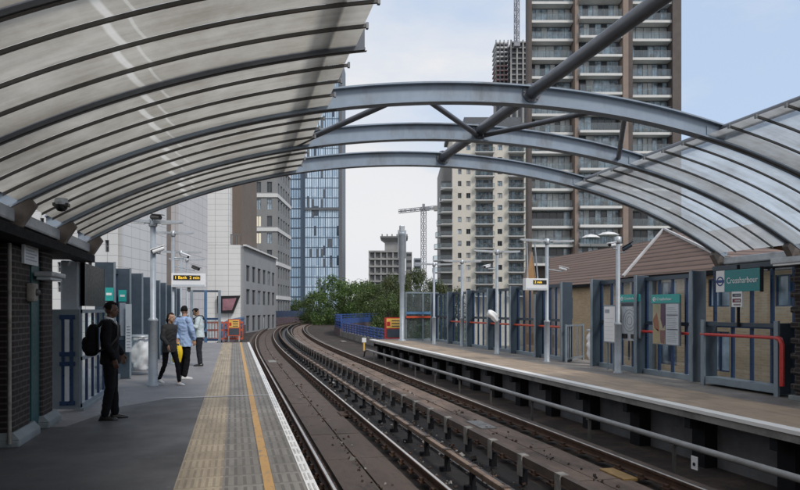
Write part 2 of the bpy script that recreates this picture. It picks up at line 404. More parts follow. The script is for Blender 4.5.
QE = 7.40
m = MB(); m.box(QE + .03, 11.3, -6, 36.5, -.17, 0); structure(m, 'platform_right', M['concrete'])
m = MB(); m.box(7.95, 11.25, -6, 36.4, -2.4, -.203); structure(m, 'undercroft_wall', mat('undercroft_concrete', (.12, .12, .13), .9, var=.3, sc=.9, bmp=.2, grime=(.05, .05, .05), gamt=.7))
sheet('paving_right', rect(9.1, 11.3, -6, 36.5), .004, M['tar_right'])
sheet('paving_buff_right', rect(7.62, 9.1, -6, 36.5), .004, M['buff_right'])
m = MB(); m.box(QE, 7.62, -6, 36.5, -.05, .006); structure(m, 'white_edge_right', M['white_nose'])
# dark piers carrying the right platform's nose, one object each
m = MB(); m.box(-.16, .16, -.02, .75, -1.02, -.205); m.prism([(-.16, -.02, -.205), (-.16, -.5, -.205), (-.16, -.02, -.5)], (.32, 0, 0))
def piers():
    me = None
    for i in range(17):
        y = 6.0 + 1.85 * i
        if me is None:
            mm = MB(); mm.box(7.70, 7.96, -.16, .16, -1.02, -.175); mm.box(7.48, 7.96, -.07, .07, -.36, -.176)
            me = mm.mesh('platform_pier', M['dark'], (7.9, 0, -1.02))
        o = link('platform_pier', me, None, (7.9, y, -1.02))
        tag(o, 'dark concrete pier under the right platform, one of a row behind the grey guard pipe', 'pier', 'piers under the right platform')
piers()

# ---- rails
PLATE = MB()
PLATE.box(-.13, .13, -.085, .085, -.945, -.915); PLATE.box(-.11, -.055, -.04, .04, -.918, -.87); PLATE.box(.055, .11, -.04, .04, -.918, -.87)
plate_me = PLATE.mesh('base_plate', M['rust'])
RAILP = [(-.036, 0), (.036, 0), (.036, -.035), (.012, -.05), (.012, -.115), (.07, -.13), (.07, -.145), (-.07, -.145), (-.07, -.13), (-.012, -.115), (-.012, -.05), (-.036, -.035)]
NAMES = [(0.0, 'rusty running rail with a polished top, nearest the left platform edge'),
         (1.5, 'second running rail from the left platform, left of the orange conductor cover'),
         (3.33, 'running rail half hidden behind the dark conductor beam with grey brackets'),
         (4.83, 'running rail beside the grey guard pipe below the right platform')]
for off, lab in NAMES:
    m = MB(); m.sweep(run(off, RT), RAILP); r = m.build('running_rail', M['rust']); tag(r, lab, 'rail', 'running rails')
    m = MB(); m.sweep(run(off, RT), [(-.02, .0025), (.02, .0025), (.024, -.01), (-.024, -.01)]); m.build('polished_head', M['railtop'], r)
    s = 1.5
    for k in range(95):
        p, th = along(s, off, 0); o = link('base_plate', plate_me, r, p); o.rotation_euler = (0, 0, -th); s += .62 if k < 70 else 1.1
# ---- conductor rails on brackets
def conductor(off, top, prof, mt, lab, brk, brk_m):
    m = MB(); m.sweep(run(off, top, -6, 200), prof); r = m.build('conductor_rail', mt); tag(r, lab, 'conductor rail')
    me = brk.mesh('support_bracket', brk_m)
    s = 2.0
    for k in range(90):
        p, th = along(s, off, top); o = link('support_bracket', me, r, p); o.rotation_euler = (0, 0, -th)
        s += 1.2 if s < 70 else 2.2
    return r
b = MB(); b.box(-.065, .065, -.045, .045, .004, .018); b.box(-.03, .03, -.06, .06, -.36, -.075, 1); b.box(-.12, .05, -.05, .05, -.36, -.28, 1); b.box(.045, .06, -.04, .04, -.12, .018)
conductor(2.10, -.66, [(-.04, 0), (.04, 0), (.045, -.015), (.045, -.075), (-.045, -.075), (-.045, -.015)], M['cover'], 'orange brown conductor rail cover with small clips between the two tracks', b, [M['cover_dark'], M['dark']])
b = MB(); b.box(-.075, .05, -.08, .08, -.02, .016, bev=.005); b.box(-.078, -.055, -.075, .075, -.30, .0); b.box(-.06, .04, -.05, .05, -.44, -.2, 1)
conductor(2.92, -.54, [(-.05, 0), (.05, 0), (.05, -.11), (.02, -.11), (.02, -.07), (-.02, -.07), (-.02, -.11), (-.05, -.11)], M['cover_dark'], 'dark brown conductor beam carried by pale grey brackets in front of the far track', b, [M['bracket'], M['dark']])
# cable trough lids, loose boards and litter in the four foot
m = MB(); m.sweep(run(2.5, 0, -6, 200), [(-.16, -.96), (.14, -.96), (.14, -1.03), (-.16, -1.03)]); tag(m.build('cable_trough', M['concrete_dark']), 'dark concrete cable trough lying between the two conductor rails', 'cable trough')
def lid(px, py, z, L, W, lab, mt):
    p = at(px, py, Z=z); m = MB(); m.box(p.x - W / 2, p.x + W / 2, p.y - L / 2, p.y + L / 2, z - .05, z, bev=.008)
    tag(m.build('cover_slab', mt), lab, 'cover slab', 'loose covers on the track')
lid(481, 424, -.93, 1.0, .35, 'pale grey cover slab between the far rails', M['concrete'])
lid(272, 361, -.93, 1.2, .4, 'pale cover slab between the near rails, far along the track', M['concrete'])
lid(343, 341, -.93, 1.2, .4, 'pale cover slab on the curve by the blue parapet', M['concrete'])
lid(618, 473, -.93, .7, .25, 'ochre timber board lying beside the far rail', mat('ochre_board', (.28, .17, .06), .7, var=.3, sc=6))
lid(345, 413, -.93, .6, .3, 'dark iron cover between the near rails', M['rust'])
m = MB(); m.sweep(run(0, 0, -6, 248), [(1.74, -1.010), (3.16, -1.010), (3.16, -1.016), (1.74, -1.016)]); structure(m, 'track_channel', mat('channel_soot', (.010, .008, .0075), .9, var=.5, sc=3, bmp=.5, grime=(.04, .03, .024), gamt=.5, gsc=2.2))  # near-black sheet between the rails: shade under the conductors put into its colour
# rubble, leaves and scraps caught between the conductor rails and beside the plinths
m = MB(); rr = random.Random(31)
for i in range(1700):
    s = rr.uniform(3, 45) if i % 4 else rr.uniform(3, 16); o_ = rr.choice((2.3, 2.45, 2.62, 1.78, 2.72, -.3, 5.1, .75, 4.1)) + rr.gauss(0, .09); p, th = along(s, o_, -.945 if abs(o_ - 2.4) > .5 else -.952)
    q = rr.uniform(.008, .026) if rr.random() < .97 else rr.uniform(.03, .055); a = Vector((rr.gauss(0, 1), rr.gauss(0, 1), rr.gauss(0, .5))).normalized(); b_ = a.orthogonal().normalized(); c_ = a.cross(b_)
    m.obox(p, a * q, b_ * q * .8, c_ * q * rr.uniform(.25, .7), rr.choice((0, 0, 1, 2)))
tag(m.build('track_rubble', [M['bed'], M['rust'], M['bracket']]), 'small rubble and scraps lying between the rails', None, None, 'stuff')
# grey guard pipe below the right platform
g = thing('guard_rail', 'long grey guard pipe on short posts below the right platform edge', 'guard rail', (6.85, 20, -1.0))
m = MB(); m.tube([(6.85, y, -.46) for y in (0, 8, 16, 24, 31, 34.5)] + [(6.9, 35.3, -.6), (6.95, 35.8, -.9)], .05, 10); m.build('pipe', mat('guard_pipe', (.27, .27, .27), .6, .2, var=.2, sc=3, grime=(.12, .11, .1), gamt=.6), g)
for y in [4 + 2.6 * i for i in range(12)]:
    m = MB(); m.box(6.83, 6.87, y - .03, y + .03, -1.02, -.5); m.box(6.8, 6.9, y - .05, y + .05, -.53, -.5); m.build('post', M['bar'], g)
mk = thing('marker_plate', 'small white plate with a black dot hung below the guard pipe', 'marker', (6.78, 8.6, -.7))
m = MB(); m.box(6.745, 6.755, 8.52, 8.66, -.76, -.56); m.build('plate', M['white'], mk)
m = MB(); m.tube([(6.745, 8.59, -.68), (6.738, 8.59, -.68)], .028, 14); m.build('dot', M['black'], mk)
# parapets
def parapet(name, lab, path, h, mt, mt2, plinth=.35, rails=4, pitch=2.0, solid=None):
    """kerb, posts and rails following the deck's edge"""
    r = thing(name, lab, 'parapet', path[0])
    m_sw(path, plinth).build('kerb', mt2, r)
    base = -.75 + plinth
    acc = 0
    for a, b in zip(path[:-1], path[1:]):
        d = (b - a); n = max(1, round(d.length / pitch))
        for i in range(n):
            p = a + d * i / n
            q = MB(); q.obox((p.x, p.y, base + h / 2), d.normalized() * .05, Vector((-d.y, d.x, 0)).normalized() * .05, (0, 0, h / 2)); 
            if acc < 100: q.build('post', mt, r)
            acc += 1
    for k in range(rails):
        z = base + h * (k + .6) / rails; m = MB(); m.sweep([Vector((p.x, p.y, z)) for p in path], [(-.045, .05), (.045, .05), (.045, -.05), (-.045, -.05)]); m.build('rail', mt, r)
    if solid:
        m = MB(); m.sweep([Vector((p.x, p.y, base)) for p in path], [(.06, .05), (.085, .05), (.085, solid), (.06, solid)]); m.build('infill_panel', mt, r)
    return r
def m_sw(path, plinth):
    m = MB(); m.sweep([Vector((p.x, p.y, 0)) for p in path], [(-.15, -.75 + plinth), (.15, -.75 + plinth), (.15, -2.4), (-.15, -2.4)]); return m
ra = [Vector(p) for p in ((9.75, 39.5, -.4), (10.0, 44, -.4), (10.2, 50, -.4), (10.4, 58, -.4), (10.55, 66, -.4))]
parapet('blue_railing', 'low blue railing running on from the end of the right platform to the bend', ra, .85, M['blue'], M['concrete'], .28, 4, 1.6)
rp = [Vector(p) for p in ((10.6, 66.6, -.4), (10.85, 72, -.4), (11.7, 78, -.4), (13.6, 85, -.4), (17, 94, -.4), (21.5, 104, -.4), (27, 115, -.4), (34, 128, -.4))]
parapet('blue_parapet', 'tall bright blue parapet curving away to the right behind the low blue railing', rp, 1.42, M['blue'], M['mauve'], .50, 5, 2.0, .7)
m = MB(); m.sweep(run(5.22, 0, -6, 248), [(-.10, -.90), (.12, -.90), (.14, -1.03), (-.12, -1.03)]); structure(m, 'track_kerb', mat('kerb_concrete', (.11, .085, .07), .85, var=.4, sc=1.5, bmp=.4, grime=(.04, .03, .025), gamt=.7))
m = MB(); m.sweep(run(-.42, 0, -6, 248), [(-.12, -.90), (.10, -.90), (.12, -1.03), (-.14, -1.03)]); structure(m, 'track_kerb', M['slab'])
lp = run(-2.0, -.4, 36.5, 96, 4); lq = run(-2.0, -.4, 96, 248, 6)
parapet('grey_parapet', 'slim blue grey railing parapet outside the curve past the left platform', lp, .95, mat('parapet_greyblue', (.085, .15, .27), .5, var=.2, sc=2), M['mauve'], .7, 2, 2.0)
parapet('navy_parapet', 'dark navy parapet far along the outside of the curve', lq, 1.35, M['navy'], M['mauve'], 1.0, 3, 3.0, 1.2)
# ---------------------------------------------------------------- roof arches and canopies
XC = 4.0
def zb(x):
    u = x - XC; return 4.48 - .0325 * u * u - .00017 * u ** 4
def arc(mb, x0, x1, prof, y, n=40, mi=0, smooth=False):
    """section (dy, dz) carried along the roof curve in a plane across the tracks"""
    k = len(prof); vs = []
    for i in range(n + 1):
        x = x0 + (x1 - x0) * i / n
        vs += [(x, y + a, zb(x) + b) for a, b in prof]
    fs = [(i * k + j, i * k + (j + 1) % k, (i + 1) * k + (j + 1) % k, (i + 1) * k + j) for i in range(n) for j in range(k)]
    fs += [tuple(range(k)), tuple(n * k + j for j in range(k))[::-1]]
    return mb.add(vs, fs, mi, smooth)
IB = [(-.08, 0), (.08, 0), (.08, .022), (.011, .022), (.011, .248), (.08, .248), (.08, .27), (-.08, .27), (-.08, .248), (-.011, .248), (-.011, .022), (-.08, .022)]
ARCH_Y = (8.45, 10.45, 12.45)
for y, lab in zip(ARCH_Y, ('blue grey arched girder over the tracks, the nearest and highest in view', 'blue grey arched girder over the tracks, the middle one where the diagonal braces meet', 'blue grey arched girder over the tracks, the farthest, where the dark tube ends')):
    m = MB(); arc(m, -2.62, 10.62, IB, y, 72); o = m.build('arched_girder', M['arch']); tag(o, lab, 'girder', 'arched girders over the tracks')
    m = MB()
    for x in (1.0, 7.0):                         # splice plates with bolts where the girder leaves each canopy
        m.box(x - .16, x + .16, y - .022, y - .0125, zb(x) + .05, zb(x) + .22)
        m.build('splice_plate', M['arch'], o); m = MB()
o = MB().tube([(XC, .5, 4.66), (XC, 12.45, 4.66)], .085, 18).build('ridge_tube', M['tube'])
for y in ARCH_Y:
    m = MB(); m.tube([(XC, y - .035, 4.66), (XC, y - .015, 4.66)], .135, 20); m.tube([(XC, y - .016, 4.66), (XC, y + .06, 4.66)], .098, 20)
    for q in range(8): m.tube([(XC + .115 * math.cos(q * PI / 4), y - .045, 4.66 + .115 * math.sin(q * PI / 4)), (XC + .115 * math.cos(q * PI / 4), y - .034, 4.66 + .115 * math.sin(q * PI / 4))], .012, 6)
    m.build('flange_collar', M['tube'], o)
tag(o, 'thick dark steel tube running along the middle of the roof through the arches', 'roof tube')
BR = [((1.0, 10.45), (2.15, 8.45)), ((2.45, 8.45), (3.92, 10.40)), ((4.08, 10.40), (5.15, 8.45)), ((5.5, 8.45), (6.62, 10.45))]
for (a, b), lab in zip(BR, ('thin diagonal brace rising from the left canopy to the nearest arch', 'short diagonal brace between the first two arches, left of the dark tube', 'long thin diagonal brace between the first two arches, right of the dark tube', 'diagonal brace between the first two arches beside the right canopy')):
    o = MB().tube([(a[0], a[1] + (.03 if a[1] < 9 else -.03), zb(a[0]) + .1), (b[0], b[1] + (.03 if b[1] < 9 else -.03), zb(b[0]) + .1)], .042, 12).build('diagonal_brace', M['tube']); tag(o, lab, 'brace', 'diagonal braces between the arches')

def glaze(name, base, trans, see, gloss, dirt, rough, streak=None):
    """weathered translucent roof sheet: lets the sky's light through, a little clear, a little glossy"""
    m, nt, bs, out = nodes(name); nt.nodes.remove(bs); v = coords(nt, (1, .8, 1)); vs = coords(nt, (.35, 3.0, .35))
    g = math_(nt, 'ADD', math_(nt, 'MULTIPLY', noise(nt, v, 1.1, 7, .68), .6), math_(nt, 'MULTIPLY', noise(nt, vs, 2.0, 6, .7), .4))
    d = ramp(nt, g, .38, .66)
    sy_ = N(nt, 'ShaderNodeSeparateXYZ'); nt.links.new(N(nt, 'ShaderNodeNewGeometry').outputs['Position'], sy_.inputs[0])
    jf = math_(nt, 'ABSOLUTE', math_(nt, 'SUBTRACT', math_(nt, 'FRACT', math_(nt, 'DIVIDE', math_(nt, 'SUBTRACT', sy_.outputs['Y'], .45), .5)), .5))
    d = math_(nt, 'MAXIMUM', d, math_(nt, 'MULTIPLY', ramp(nt, jf, .36, .49), ramp(nt, noise(nt, v, 3.5, 6, .7), .35, .6, .3, 1.0)))   # dirt along the joints
    if streak:                                    # algae and soot gathered towards the gutter
        sx_ = N(nt, 'ShaderNodeSeparateXYZ'); nt.links.new(N(nt, 'ShaderNodeNewGeometry').outputs['Position'], sx_.inputs[0])
        k_ = math_(nt, 'MULTIPLY', ramp(nt, sx_.outputs['X'], -2.4, -.9, 1.0, 0), ramp(nt, noise(nt, v, .9, 7, .7), .36, .62, .15, 1.0))
    else: k_ = None
    tc = mixc(nt, d, c4(trans, 1.12), c4(dirt)); dc = mixc(nt, d, c4(base), c4(dirt, .7))
    if k_ is not None: tc = mixc(nt, math_(nt, 'MULTIPLY', k_, .75), tc, c4(dirt, .42))
    if streak:                                    # narrow paler bands along the canopy, offset from sheet to sheet
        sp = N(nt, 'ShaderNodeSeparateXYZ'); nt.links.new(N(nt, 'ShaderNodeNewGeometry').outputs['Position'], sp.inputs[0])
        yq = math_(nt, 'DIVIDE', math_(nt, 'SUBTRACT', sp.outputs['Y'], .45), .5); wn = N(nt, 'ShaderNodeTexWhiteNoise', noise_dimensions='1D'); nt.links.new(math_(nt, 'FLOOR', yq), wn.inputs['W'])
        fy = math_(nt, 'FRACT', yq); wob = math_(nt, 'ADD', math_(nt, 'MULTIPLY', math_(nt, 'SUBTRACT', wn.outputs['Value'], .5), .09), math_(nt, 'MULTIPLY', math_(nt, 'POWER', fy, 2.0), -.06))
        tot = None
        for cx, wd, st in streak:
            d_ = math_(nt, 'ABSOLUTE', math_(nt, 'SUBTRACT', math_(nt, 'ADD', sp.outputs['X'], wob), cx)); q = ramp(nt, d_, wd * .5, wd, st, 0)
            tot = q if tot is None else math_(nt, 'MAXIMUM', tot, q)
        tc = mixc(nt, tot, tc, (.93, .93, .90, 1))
    tl = N(nt, 'ShaderNodeBsdfTranslucent'); nt.links.new(tc, tl.inputs[0])
    df = N(nt, 'ShaderNodeBsdfDiffuse'); nt.links.new(dc, df.inputs[0])
    tr = N(nt, 'ShaderNodeBsdfTransparent'); tr.inputs[0].default_value = (.86, .9, .93, 1)
    gl = N(nt, 'ShaderNodeBsdfGlossy'); gl.inputs['Roughness'].default_value = rough; gl.inputs['Color'].default_value = (.9, .95, 1, 1)
    a = N(nt, 'ShaderNodeMixShader'); a.inputs[0].default_value = .25; nt.links.new(tl.outputs[0], a.inputs[1]); nt.links.new(df.outputs[0], a.inputs[2])
    b = N(nt, 'ShaderNodeMixShader'); nt.links.new(ramp(nt, d, 0, 1, see, see * .45), b.inputs[0]); nt.links.new(a.outputs[0], b.inputs[1]); nt.links.new(tr.outputs[0], b.inputs[2])
    c = N(nt, 'ShaderNodeMixShader'); nt.links.new(fresnel(nt, gloss), c.inputs[0]); nt.links.new(b.outputs[0], c.inputs[1]); nt.links.new(gl.outputs[0], c.inputs[2])
    nt.links.new(c.outputs[0], out.inputs[0]); return m
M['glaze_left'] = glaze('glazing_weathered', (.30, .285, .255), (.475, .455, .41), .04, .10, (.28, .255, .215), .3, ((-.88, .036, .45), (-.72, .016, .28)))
M['glaze_right'] = glaze('glazing_clear', (.22, .24, .26), (.56, .59, .61), .36, .22, (.25, .245, .235), .15)

def canopy(side, y0, lab):
    """side -1 over the left platform, +1 over the right; curve, edge and gutter are mirror images about the roof's middle"""
    sx = lambda x: x if side < 0 else 2 * XC - x
    r = thing('glazed_canopy', lab, 'canopy', (sx(-2.4), 8, 2.7))
    E, G = 1.16, -2.42
    yf = [12.45 - 2 * i for i in range(10) if 12.45 - 2 * i >= y0 - .01]
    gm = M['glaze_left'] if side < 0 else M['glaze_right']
    for ya in yf[1:]:
        m = MB()
        for q in range(4):
            a, b = ya + .5 * q + .012, ya + .5 * (q + 1) - .012; n = 24; vs = []
            jog = random.uniform(-.03, .02)
            for i in range(n + 1):
                x = sx(G + (E + jog - G) * i / n); vs += [(x, a, zb(x) + .062), (x, b, zb(x) + .062)]
            m.add(vs, [(2 * i, 2 * i + 1, 2 * i + 3, 2 * i + 2) for i in range(n)], 0, True)
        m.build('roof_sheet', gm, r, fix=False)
        for q in (1, 2, 3):
            y = ya + .5 * q; m = MB()
            arc(m, sx(G), sx(E + .02), [(-.0125, .03), (.0125, .03), (.0125, .06), (-.0125, .06)], y, 30)
            b = m.build('glazing_bar', M['bar'], r)
            x = sx(E + .025); m = MB(); m.box(x - .012, x + .012, y - .018, y + .018, zb(x) + .018, zb(x) + .074); m.build('end_cap', M['bar_end'], b)
    for y in yf[3:]:
        m = MB(); arc(m, sx(-2.62), sx(E + .1), [(a * .45, b) for a, b in IB], y, 32); m.build('frame_rib', M['arch'] if side > 0 else M['tube'], r)
    for y in yf:                                  # cover strips on the frames' lower flange
        m = MB(); arc(m, sx(G), sx(E + .12), [(-.02, -.007), (.02, -.007), (.02, -.003), (-.02, -.003)], y, 30); m.build('cover_strip', M['bar'], r)
    ye, ys = yf[0] + .06, yf[-1]
    x = sx(.87); m = MB(); m.tube([(x, ys, zb(x) + .20), (x, ye - .1, zb(x) + .20)], .085, 14); m.build('upper_tube', M['tube'], r)
    x = sx(-2.5)
    for k, ya in enumerate(yf[1:]):
        m = MB(); m.box(x - .10, x + .10, ya + .14, ya + 1.86, 2.64, 2.80, bev=.03); m.build('gutter', M['galv'], r)
    for y in yf:                                  # cast shoes where frame, gutter and column meet
        m = MB(); m.prism([(sx(-2.66), y - .07, 2.60), (sx(-2.38), y - .07, 2.60), (sx(-2.22), y - .07, 2.86), (sx(-2.27), y - .07, 2.93), (sx(-2.5), y - .07, 2.84), (sx(-2.66), y - .07, 2.84)], (0, .14, 0))
        m.build('cast_shoe', mat_shoe, r)
    m = MB(); m.box(min(x - .14, x + .14) - .0, x + .14, ys, ye, 2.48, 2.60); m.build('eaves_beam', M['dark'], r)
    return r
mat_shoe = mat('cast_shoe_paint', (.15, .125, .11), .6, .1, var=.3, sc=5, grime=(.05, .045, .04), gamt=.6)
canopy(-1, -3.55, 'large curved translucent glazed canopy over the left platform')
canopy(1, -1.55, 'curved clear glazed canopy over the right platform')

# ---------------------------------------------------------------- left platform: brick kiosk, column, screens
k = thing('brick_kiosk', 'dark brick kiosk with pale stone plinths at the near left', 'kiosk', (-2.6, 9, 0))
for (a, b) in ((4.5, 7.9), (8.86, 9.66), (10.17, 10.75)):
    m = MB(); m.box(-3.1, -2.6, a, b, .0, 2.46, bev=.07 if b < 10.2 else .05); p = m.build('brick_pier', M['brick_dark'], k)
    m = MB(); m.box(-3.1, -2.5, a - .06, b + .06, 0, .09, bev=.02); m.prism([(-2.5, a - .06, .09), (-2.58, a - .02, .17), (-3.0, a - .02, .17), (-3.0, a - .06, .09)], (0, b - a + .1, 0)); m.build('plinth', M['stone'], p)
m = MB(); m.box(-3.6, -2.95, 4.5, 10.72, .0, 2.44); m.build('wall', M['brick_dark'], k)
m = MB(); m.box(-2.95, -2.70, 7.95, 8.72, .05, 2.4); m.build('shutter', M['black'], k)
m = MB(); m.box(-2.95, -2.635, 9.67, 10.16, .02, 2.3); d = m.build('door', M['teal_door'], k)
m = MB(); m.box(-2.64, -2.61, 9.70, 9.76, .05, 2.32); m.build('door_post', M['teal_door'], d)
m = MB(); m.tube([(-2.60, 8.78, .05), (-2.60, 8.78, 2.45)], .022, 10); m.build('drain_pipe', M['bracket'], k)
m = MB(); m.box(-4.2, -2.42, -4, 12.2, 2.50, 2.56); m.build('soffit', M['dark'], k)
m = MB(); m.box(-4.2, -2.7, -4, 12.3, 2.56, 2.9); m.build('fascia', M['dark'], k)
def on(x, y0, y1, z0, z1, t=.02): return (x, x + t, y0, y1, z0, z1)
p0 = at(24, 262, X=-2.57); p1 = at(38, 243, X=-2.57)
n_ = thing('notice_sign', 'small pale notice sign high on the dark brick pier', 'sign', (-2.57, p0.y, 2.2))
m = MB(); m.box(-2.598, -2.565, p0.y, p1.y, 2.24, 2.52); m.build('panel', M['paper'], n_)
m = MB()
for i in range(5): m.box(-2.565, -2.562, p0.y + .06, p1.y - .08 - .1 * (i % 2), 2.29 + .04 * i, 2.305 + .04 * i)
m.build('printed_lines', M['ink_grey'], n_)
l = thing('bulkhead_lamp', 'slim pale bulkhead lamp fixed to the brick pier beside the door', 'lamp', (-2.6, 10.1, 2.1))
m = MB(); m.box(-2.60, -2.36, 9.75, 10.45, 2.10, 2.17, bev=.02); m.build('lamp_housing', M['galv'], l)
m = MB(); m.box(-2.58, -2.4, 9.8, 10.4, 2.06, 2.10, bev=.01); m.build('diffuser', M['paper'], l)
l = thing('intercom', 'grey help intercom box on the dark brick pier', 'intercom', (-2.6, 9.3, 1.8))
m = MB(); m.box(-2.60, -2.50, 9.42, 9.62, 1.76, 2.0, bev=.03); m.build('case', M['bracket'], l)
m = MB(); m.lathe((-2.5, 9.52, 1.88), [(.0, .05), (.04, .03), (.05, 0), (.04, -.03), (0, -.05)], 10); m.build('speaker_grille', M['bar'], l)
# cctv domes under the canopy
def dome(loc, lab, drop=.22):
    r = thing('dome_camera', lab, 'camera', loc); x, y, z = loc
    m = MB(); m.tube([(x, y, z + drop), (x, y, z + .07)], .03, 10); m.box(x - .09, x + .09, y - .06, y + .06, z + drop, z + drop + .04); m.build('bracket', M['bar'], r)
    m = MB(); m.lathe((x, y, z), [(0, .09), (.075, .08), (.085, .02), (.08, 0)], 16); m.build('hood', M['galv'], r)
    m = MB(); m.lathe((x, y, z), [(.078, .0), (.07, -.045), (.045, -.075), (0, -.085)], 16); m.build('dome', M['black'], r)
dome((-2.12, 9.15, 2.98), 'black dome camera hanging below the left canopy above the kiosk', -.02)
m = MB(); c_ = thing('canopy_column', 'pale grey steel column carrying the far left arch', 'column', (-2.72, 12.45, 0))
m.box(-2.87, -2.58, 12.31, 12.59, 0, 2.5, bev=.03); m.build('shaft', M['post'], c_)
m = MB(); m.box(-2.93, -2.52, 12.25, 12.65, 0, .04); m.build('base_plate', M['galv'], c_)
b_ = thing('hoarding_panel', 'tall black panel fixed above the low screen beside the pale column', 'panel', (-2.5, 13.5, 1.7))
m = MB(); m.box(-2.56, -2.5, 12.36, 14.2, 1.72, 2.46); m.build('panel', M['black'], b_)
m = MB()
for a in (12.36, 14.15): m.box(-2.57, -2.49, a, a + .05, 1.72, 2.47)
m.build('frame', M['steelblue'], b_)
# low screen: end panel with dark slots, side panel with thin glazing bars
s_ = thing('low_screen', 'low grey steel screen with dark slots behind the man in the suit', 'screen', (-2.5, 12.5, 0))
m = MB(); m.box(-2.98, -2.44, 11.72, 11.78, .04, 1.66, bev=.008)
m.build('end_panel', mat('screen_panel', (.15, .185, .215), .45, var=.15, sc=2, grime=(.07, .08, .09), gamt=.5), s_)
sx0, sx1, sx2, sx3 = [at(p, 360, Y=11.71).x for p in (61.5, 64.5, 69.5, 73)]
m = MB()
for a, b in ((sx0, sx1), (sx2, sx3)): m.box(a, b, 11.708, 11.722, .12, 1.56)
for z in (.10, .74, .90, 1.50): m.box(sx0 - .03, sx3 + .03, 11.705, 11.722, z, z + .07)
m.build('slot_frame', M['mullion'], s_)
for z0, z1 in ((.17, .74), (.97, 1.5)):
    m = MB(); m.box(sx1, sx2, 11.712, 11.722, z0, z1); m.build('slot_glass', M['paper'], s_)
m = MB()
for z in (.05, .82, 1.60): m.box(-2.48, -2.43, 11.8, 14.35, z, z + .06)
for y in (11.8, 14.3): m.box(-2.48, -2.43, y, y + .06, 0, 1.66)
m.build('side_frame', M['fin_pale'], s_)
for i in range(4):
    y = 12.28 + .5 * i; m = MB(); m.box(-2.475, -2.435, y, y + .05, .1, 1.6); m.build('mullion', M['mullion'], s_)
m = MB(); m.quad((-2.455, 11.85, .1), (-2.455, 14.3, .1), (-2.455, 14.3, 1.6), (-2.455, 11.85, 1.6)); m.build('pane', M['pane'], s_)
m = MB(); m.box(-2.52, -2.38, 11.7, 14.4, 0, .05); m.build('sill', M['stone'], s_)

# ---------------------------------------------------------------- glazed wind screens with deep fins
def screen_bay(side, xw, y0, y1, label, fin=True, red=True, teal=False, mull=4, top=2.5, pale=True):
    """one bay between fins: xw is the glass line, the fin stands towards the tracks at the far end y1 and near end y0"""
    sg = -side; r = thing('wind_screen', label, 'wind screen', (xw, (y0 + y1) / 2, 0), 0, 'glazed wind screens on the %s platform' % ('right' if side > 0 else 'left'))
    B = lambda m, a, b, *q, **kw: m.box(min(xw + sg * a, xw + sg * b), max(xw + sg * a, xw + sg * b), *q, **kw)
    m = MB(); B(m, -.05, .10, y0 + .02, y1 - .02, .0, .13); m.build('sill', M['fin_pale'], r)
    m = MB(); B(m, -.05, .05, y0 + .02, y1 - .02, top - .10, top); m.build('head_rail', M['steelblue'], r)
    m = MB(); B(m, -.04, .04, y0 + .02, y1 - .02, 1.27, 1.36); m.build('mid_rail', M['mullion'] if not pale else M['steelblue'], r)
    for i in range(mull + 1):
        y = y0 + .05 + (y1 - y0 - .1) * i / mull
        m = MB(); B(m, -.03, .03, y - .028, y + .028, .13, top - .1); m.build('mullion', M['mullion'], r)
    m = MB(); x = xw; m.quad((x, y0, .13), (x, y1, .13), (x, y1, top - .1), (x, y0, top - .1)); m.build('pane', M['pane_teal'] if teal else M['pane'], r)
    if red:
        m = MB(); x = xw + sg * .16; m.tube([(x, y0 + .03, 1.1), (x, y1 - .03, 1.1)], .036, 10); m.build('leaning_rail', M['orange_red'] if red == 'far' else M['red'], r)
    if fin:
        for y in ((y1,) if fin == 1 else (y0, y1)):
            m = MB(); B(m, -.06, .30, y - .035, y + .035, .02, top + .04, bev=.006); f = m.build('fin', M['steelblue'], r)
            m = MB(); B(m, .30, .33, y - .05, y + .05, .02, top + .05); m.build('edge_strip', M['fin_pale'], f)
    return r
XR = 10.4
RB = [(12.95, 15.1, 'glazed screen bay with the coloured poster and red leaning rail', 2, True), (15.1, 17.27, 'glazed screen bay with the round map poster, next to the litter bin', 1, False),
      (19.1, 21.0, 'glazed screen bay just past the litter bin opening, beside the display post', 2, 'far'), (21.0, 23.1, 'glazed screen bay behind the hanging train display', 1, 'far'),
      (23.1, 25.4, 'glazed screen bay behind the lamp post with the white bag', 1, 'far'), (25.4, 27.9, 'glazed screen bay at the right platform, left of the bay with the bag post', 1, 'far'), (27.9, 30.6, 'glazed screen bay between two lamp posts, near the far end of the right platform', 1, 'far'),
      (30.6, 33.4, 'glazed screen bay with a pale notice, second from the far end', 1, False)]
for y0, y1, lab, fin, red in RB: screen_bay(1, XR, y0, y1, lab, fin, red, mull=4)
r = screen_bay(1, XR, 10.35, 12.6, 'glazed screen bay behind the station name sign at the right edge', 0, False, mull=4, top=2.62, pale=False)
# the end bay faces along the track at the far end of the right platform
e = thing('end_screen', 'square glazed end screen with a blue band closing the far end of the right platform', 'end screen', (9.9, 34.3, 0))
m = MB()
for x in (8.95, 9.9, 10.75): m.box(x - .04, x + .04, 34.26, 34.34, 0, 2.62)
for z in (.03, 2.54): m.box(8.95, 10.75, 34.265, 34.335, z, z + .08)
m.build('frame', M['fin_pale'], e)
m = MB(); m.box(8.95, 10.75, 34.25, 34.33, 1.42, 1.56); m.build('blue_band', mat('band_blue', (.09, .2, .36), .4), e)
m = MB(); m.box(8.95, 10.75, 34.2, 34.26, 1.22, 1.33); m.build('red_band', M['orange_red'], e)
m = MB(); m.quad((8.95, 34.3, .05), (10.75, 34.3, .05), (10.75, 34.3, 2.55), (8.95, 34.3, 2.55)); m.build('pane', M['pane_teal'], e)
XL = -2.72
LB = [14.75 + 2.15 * i for i in range(9)]
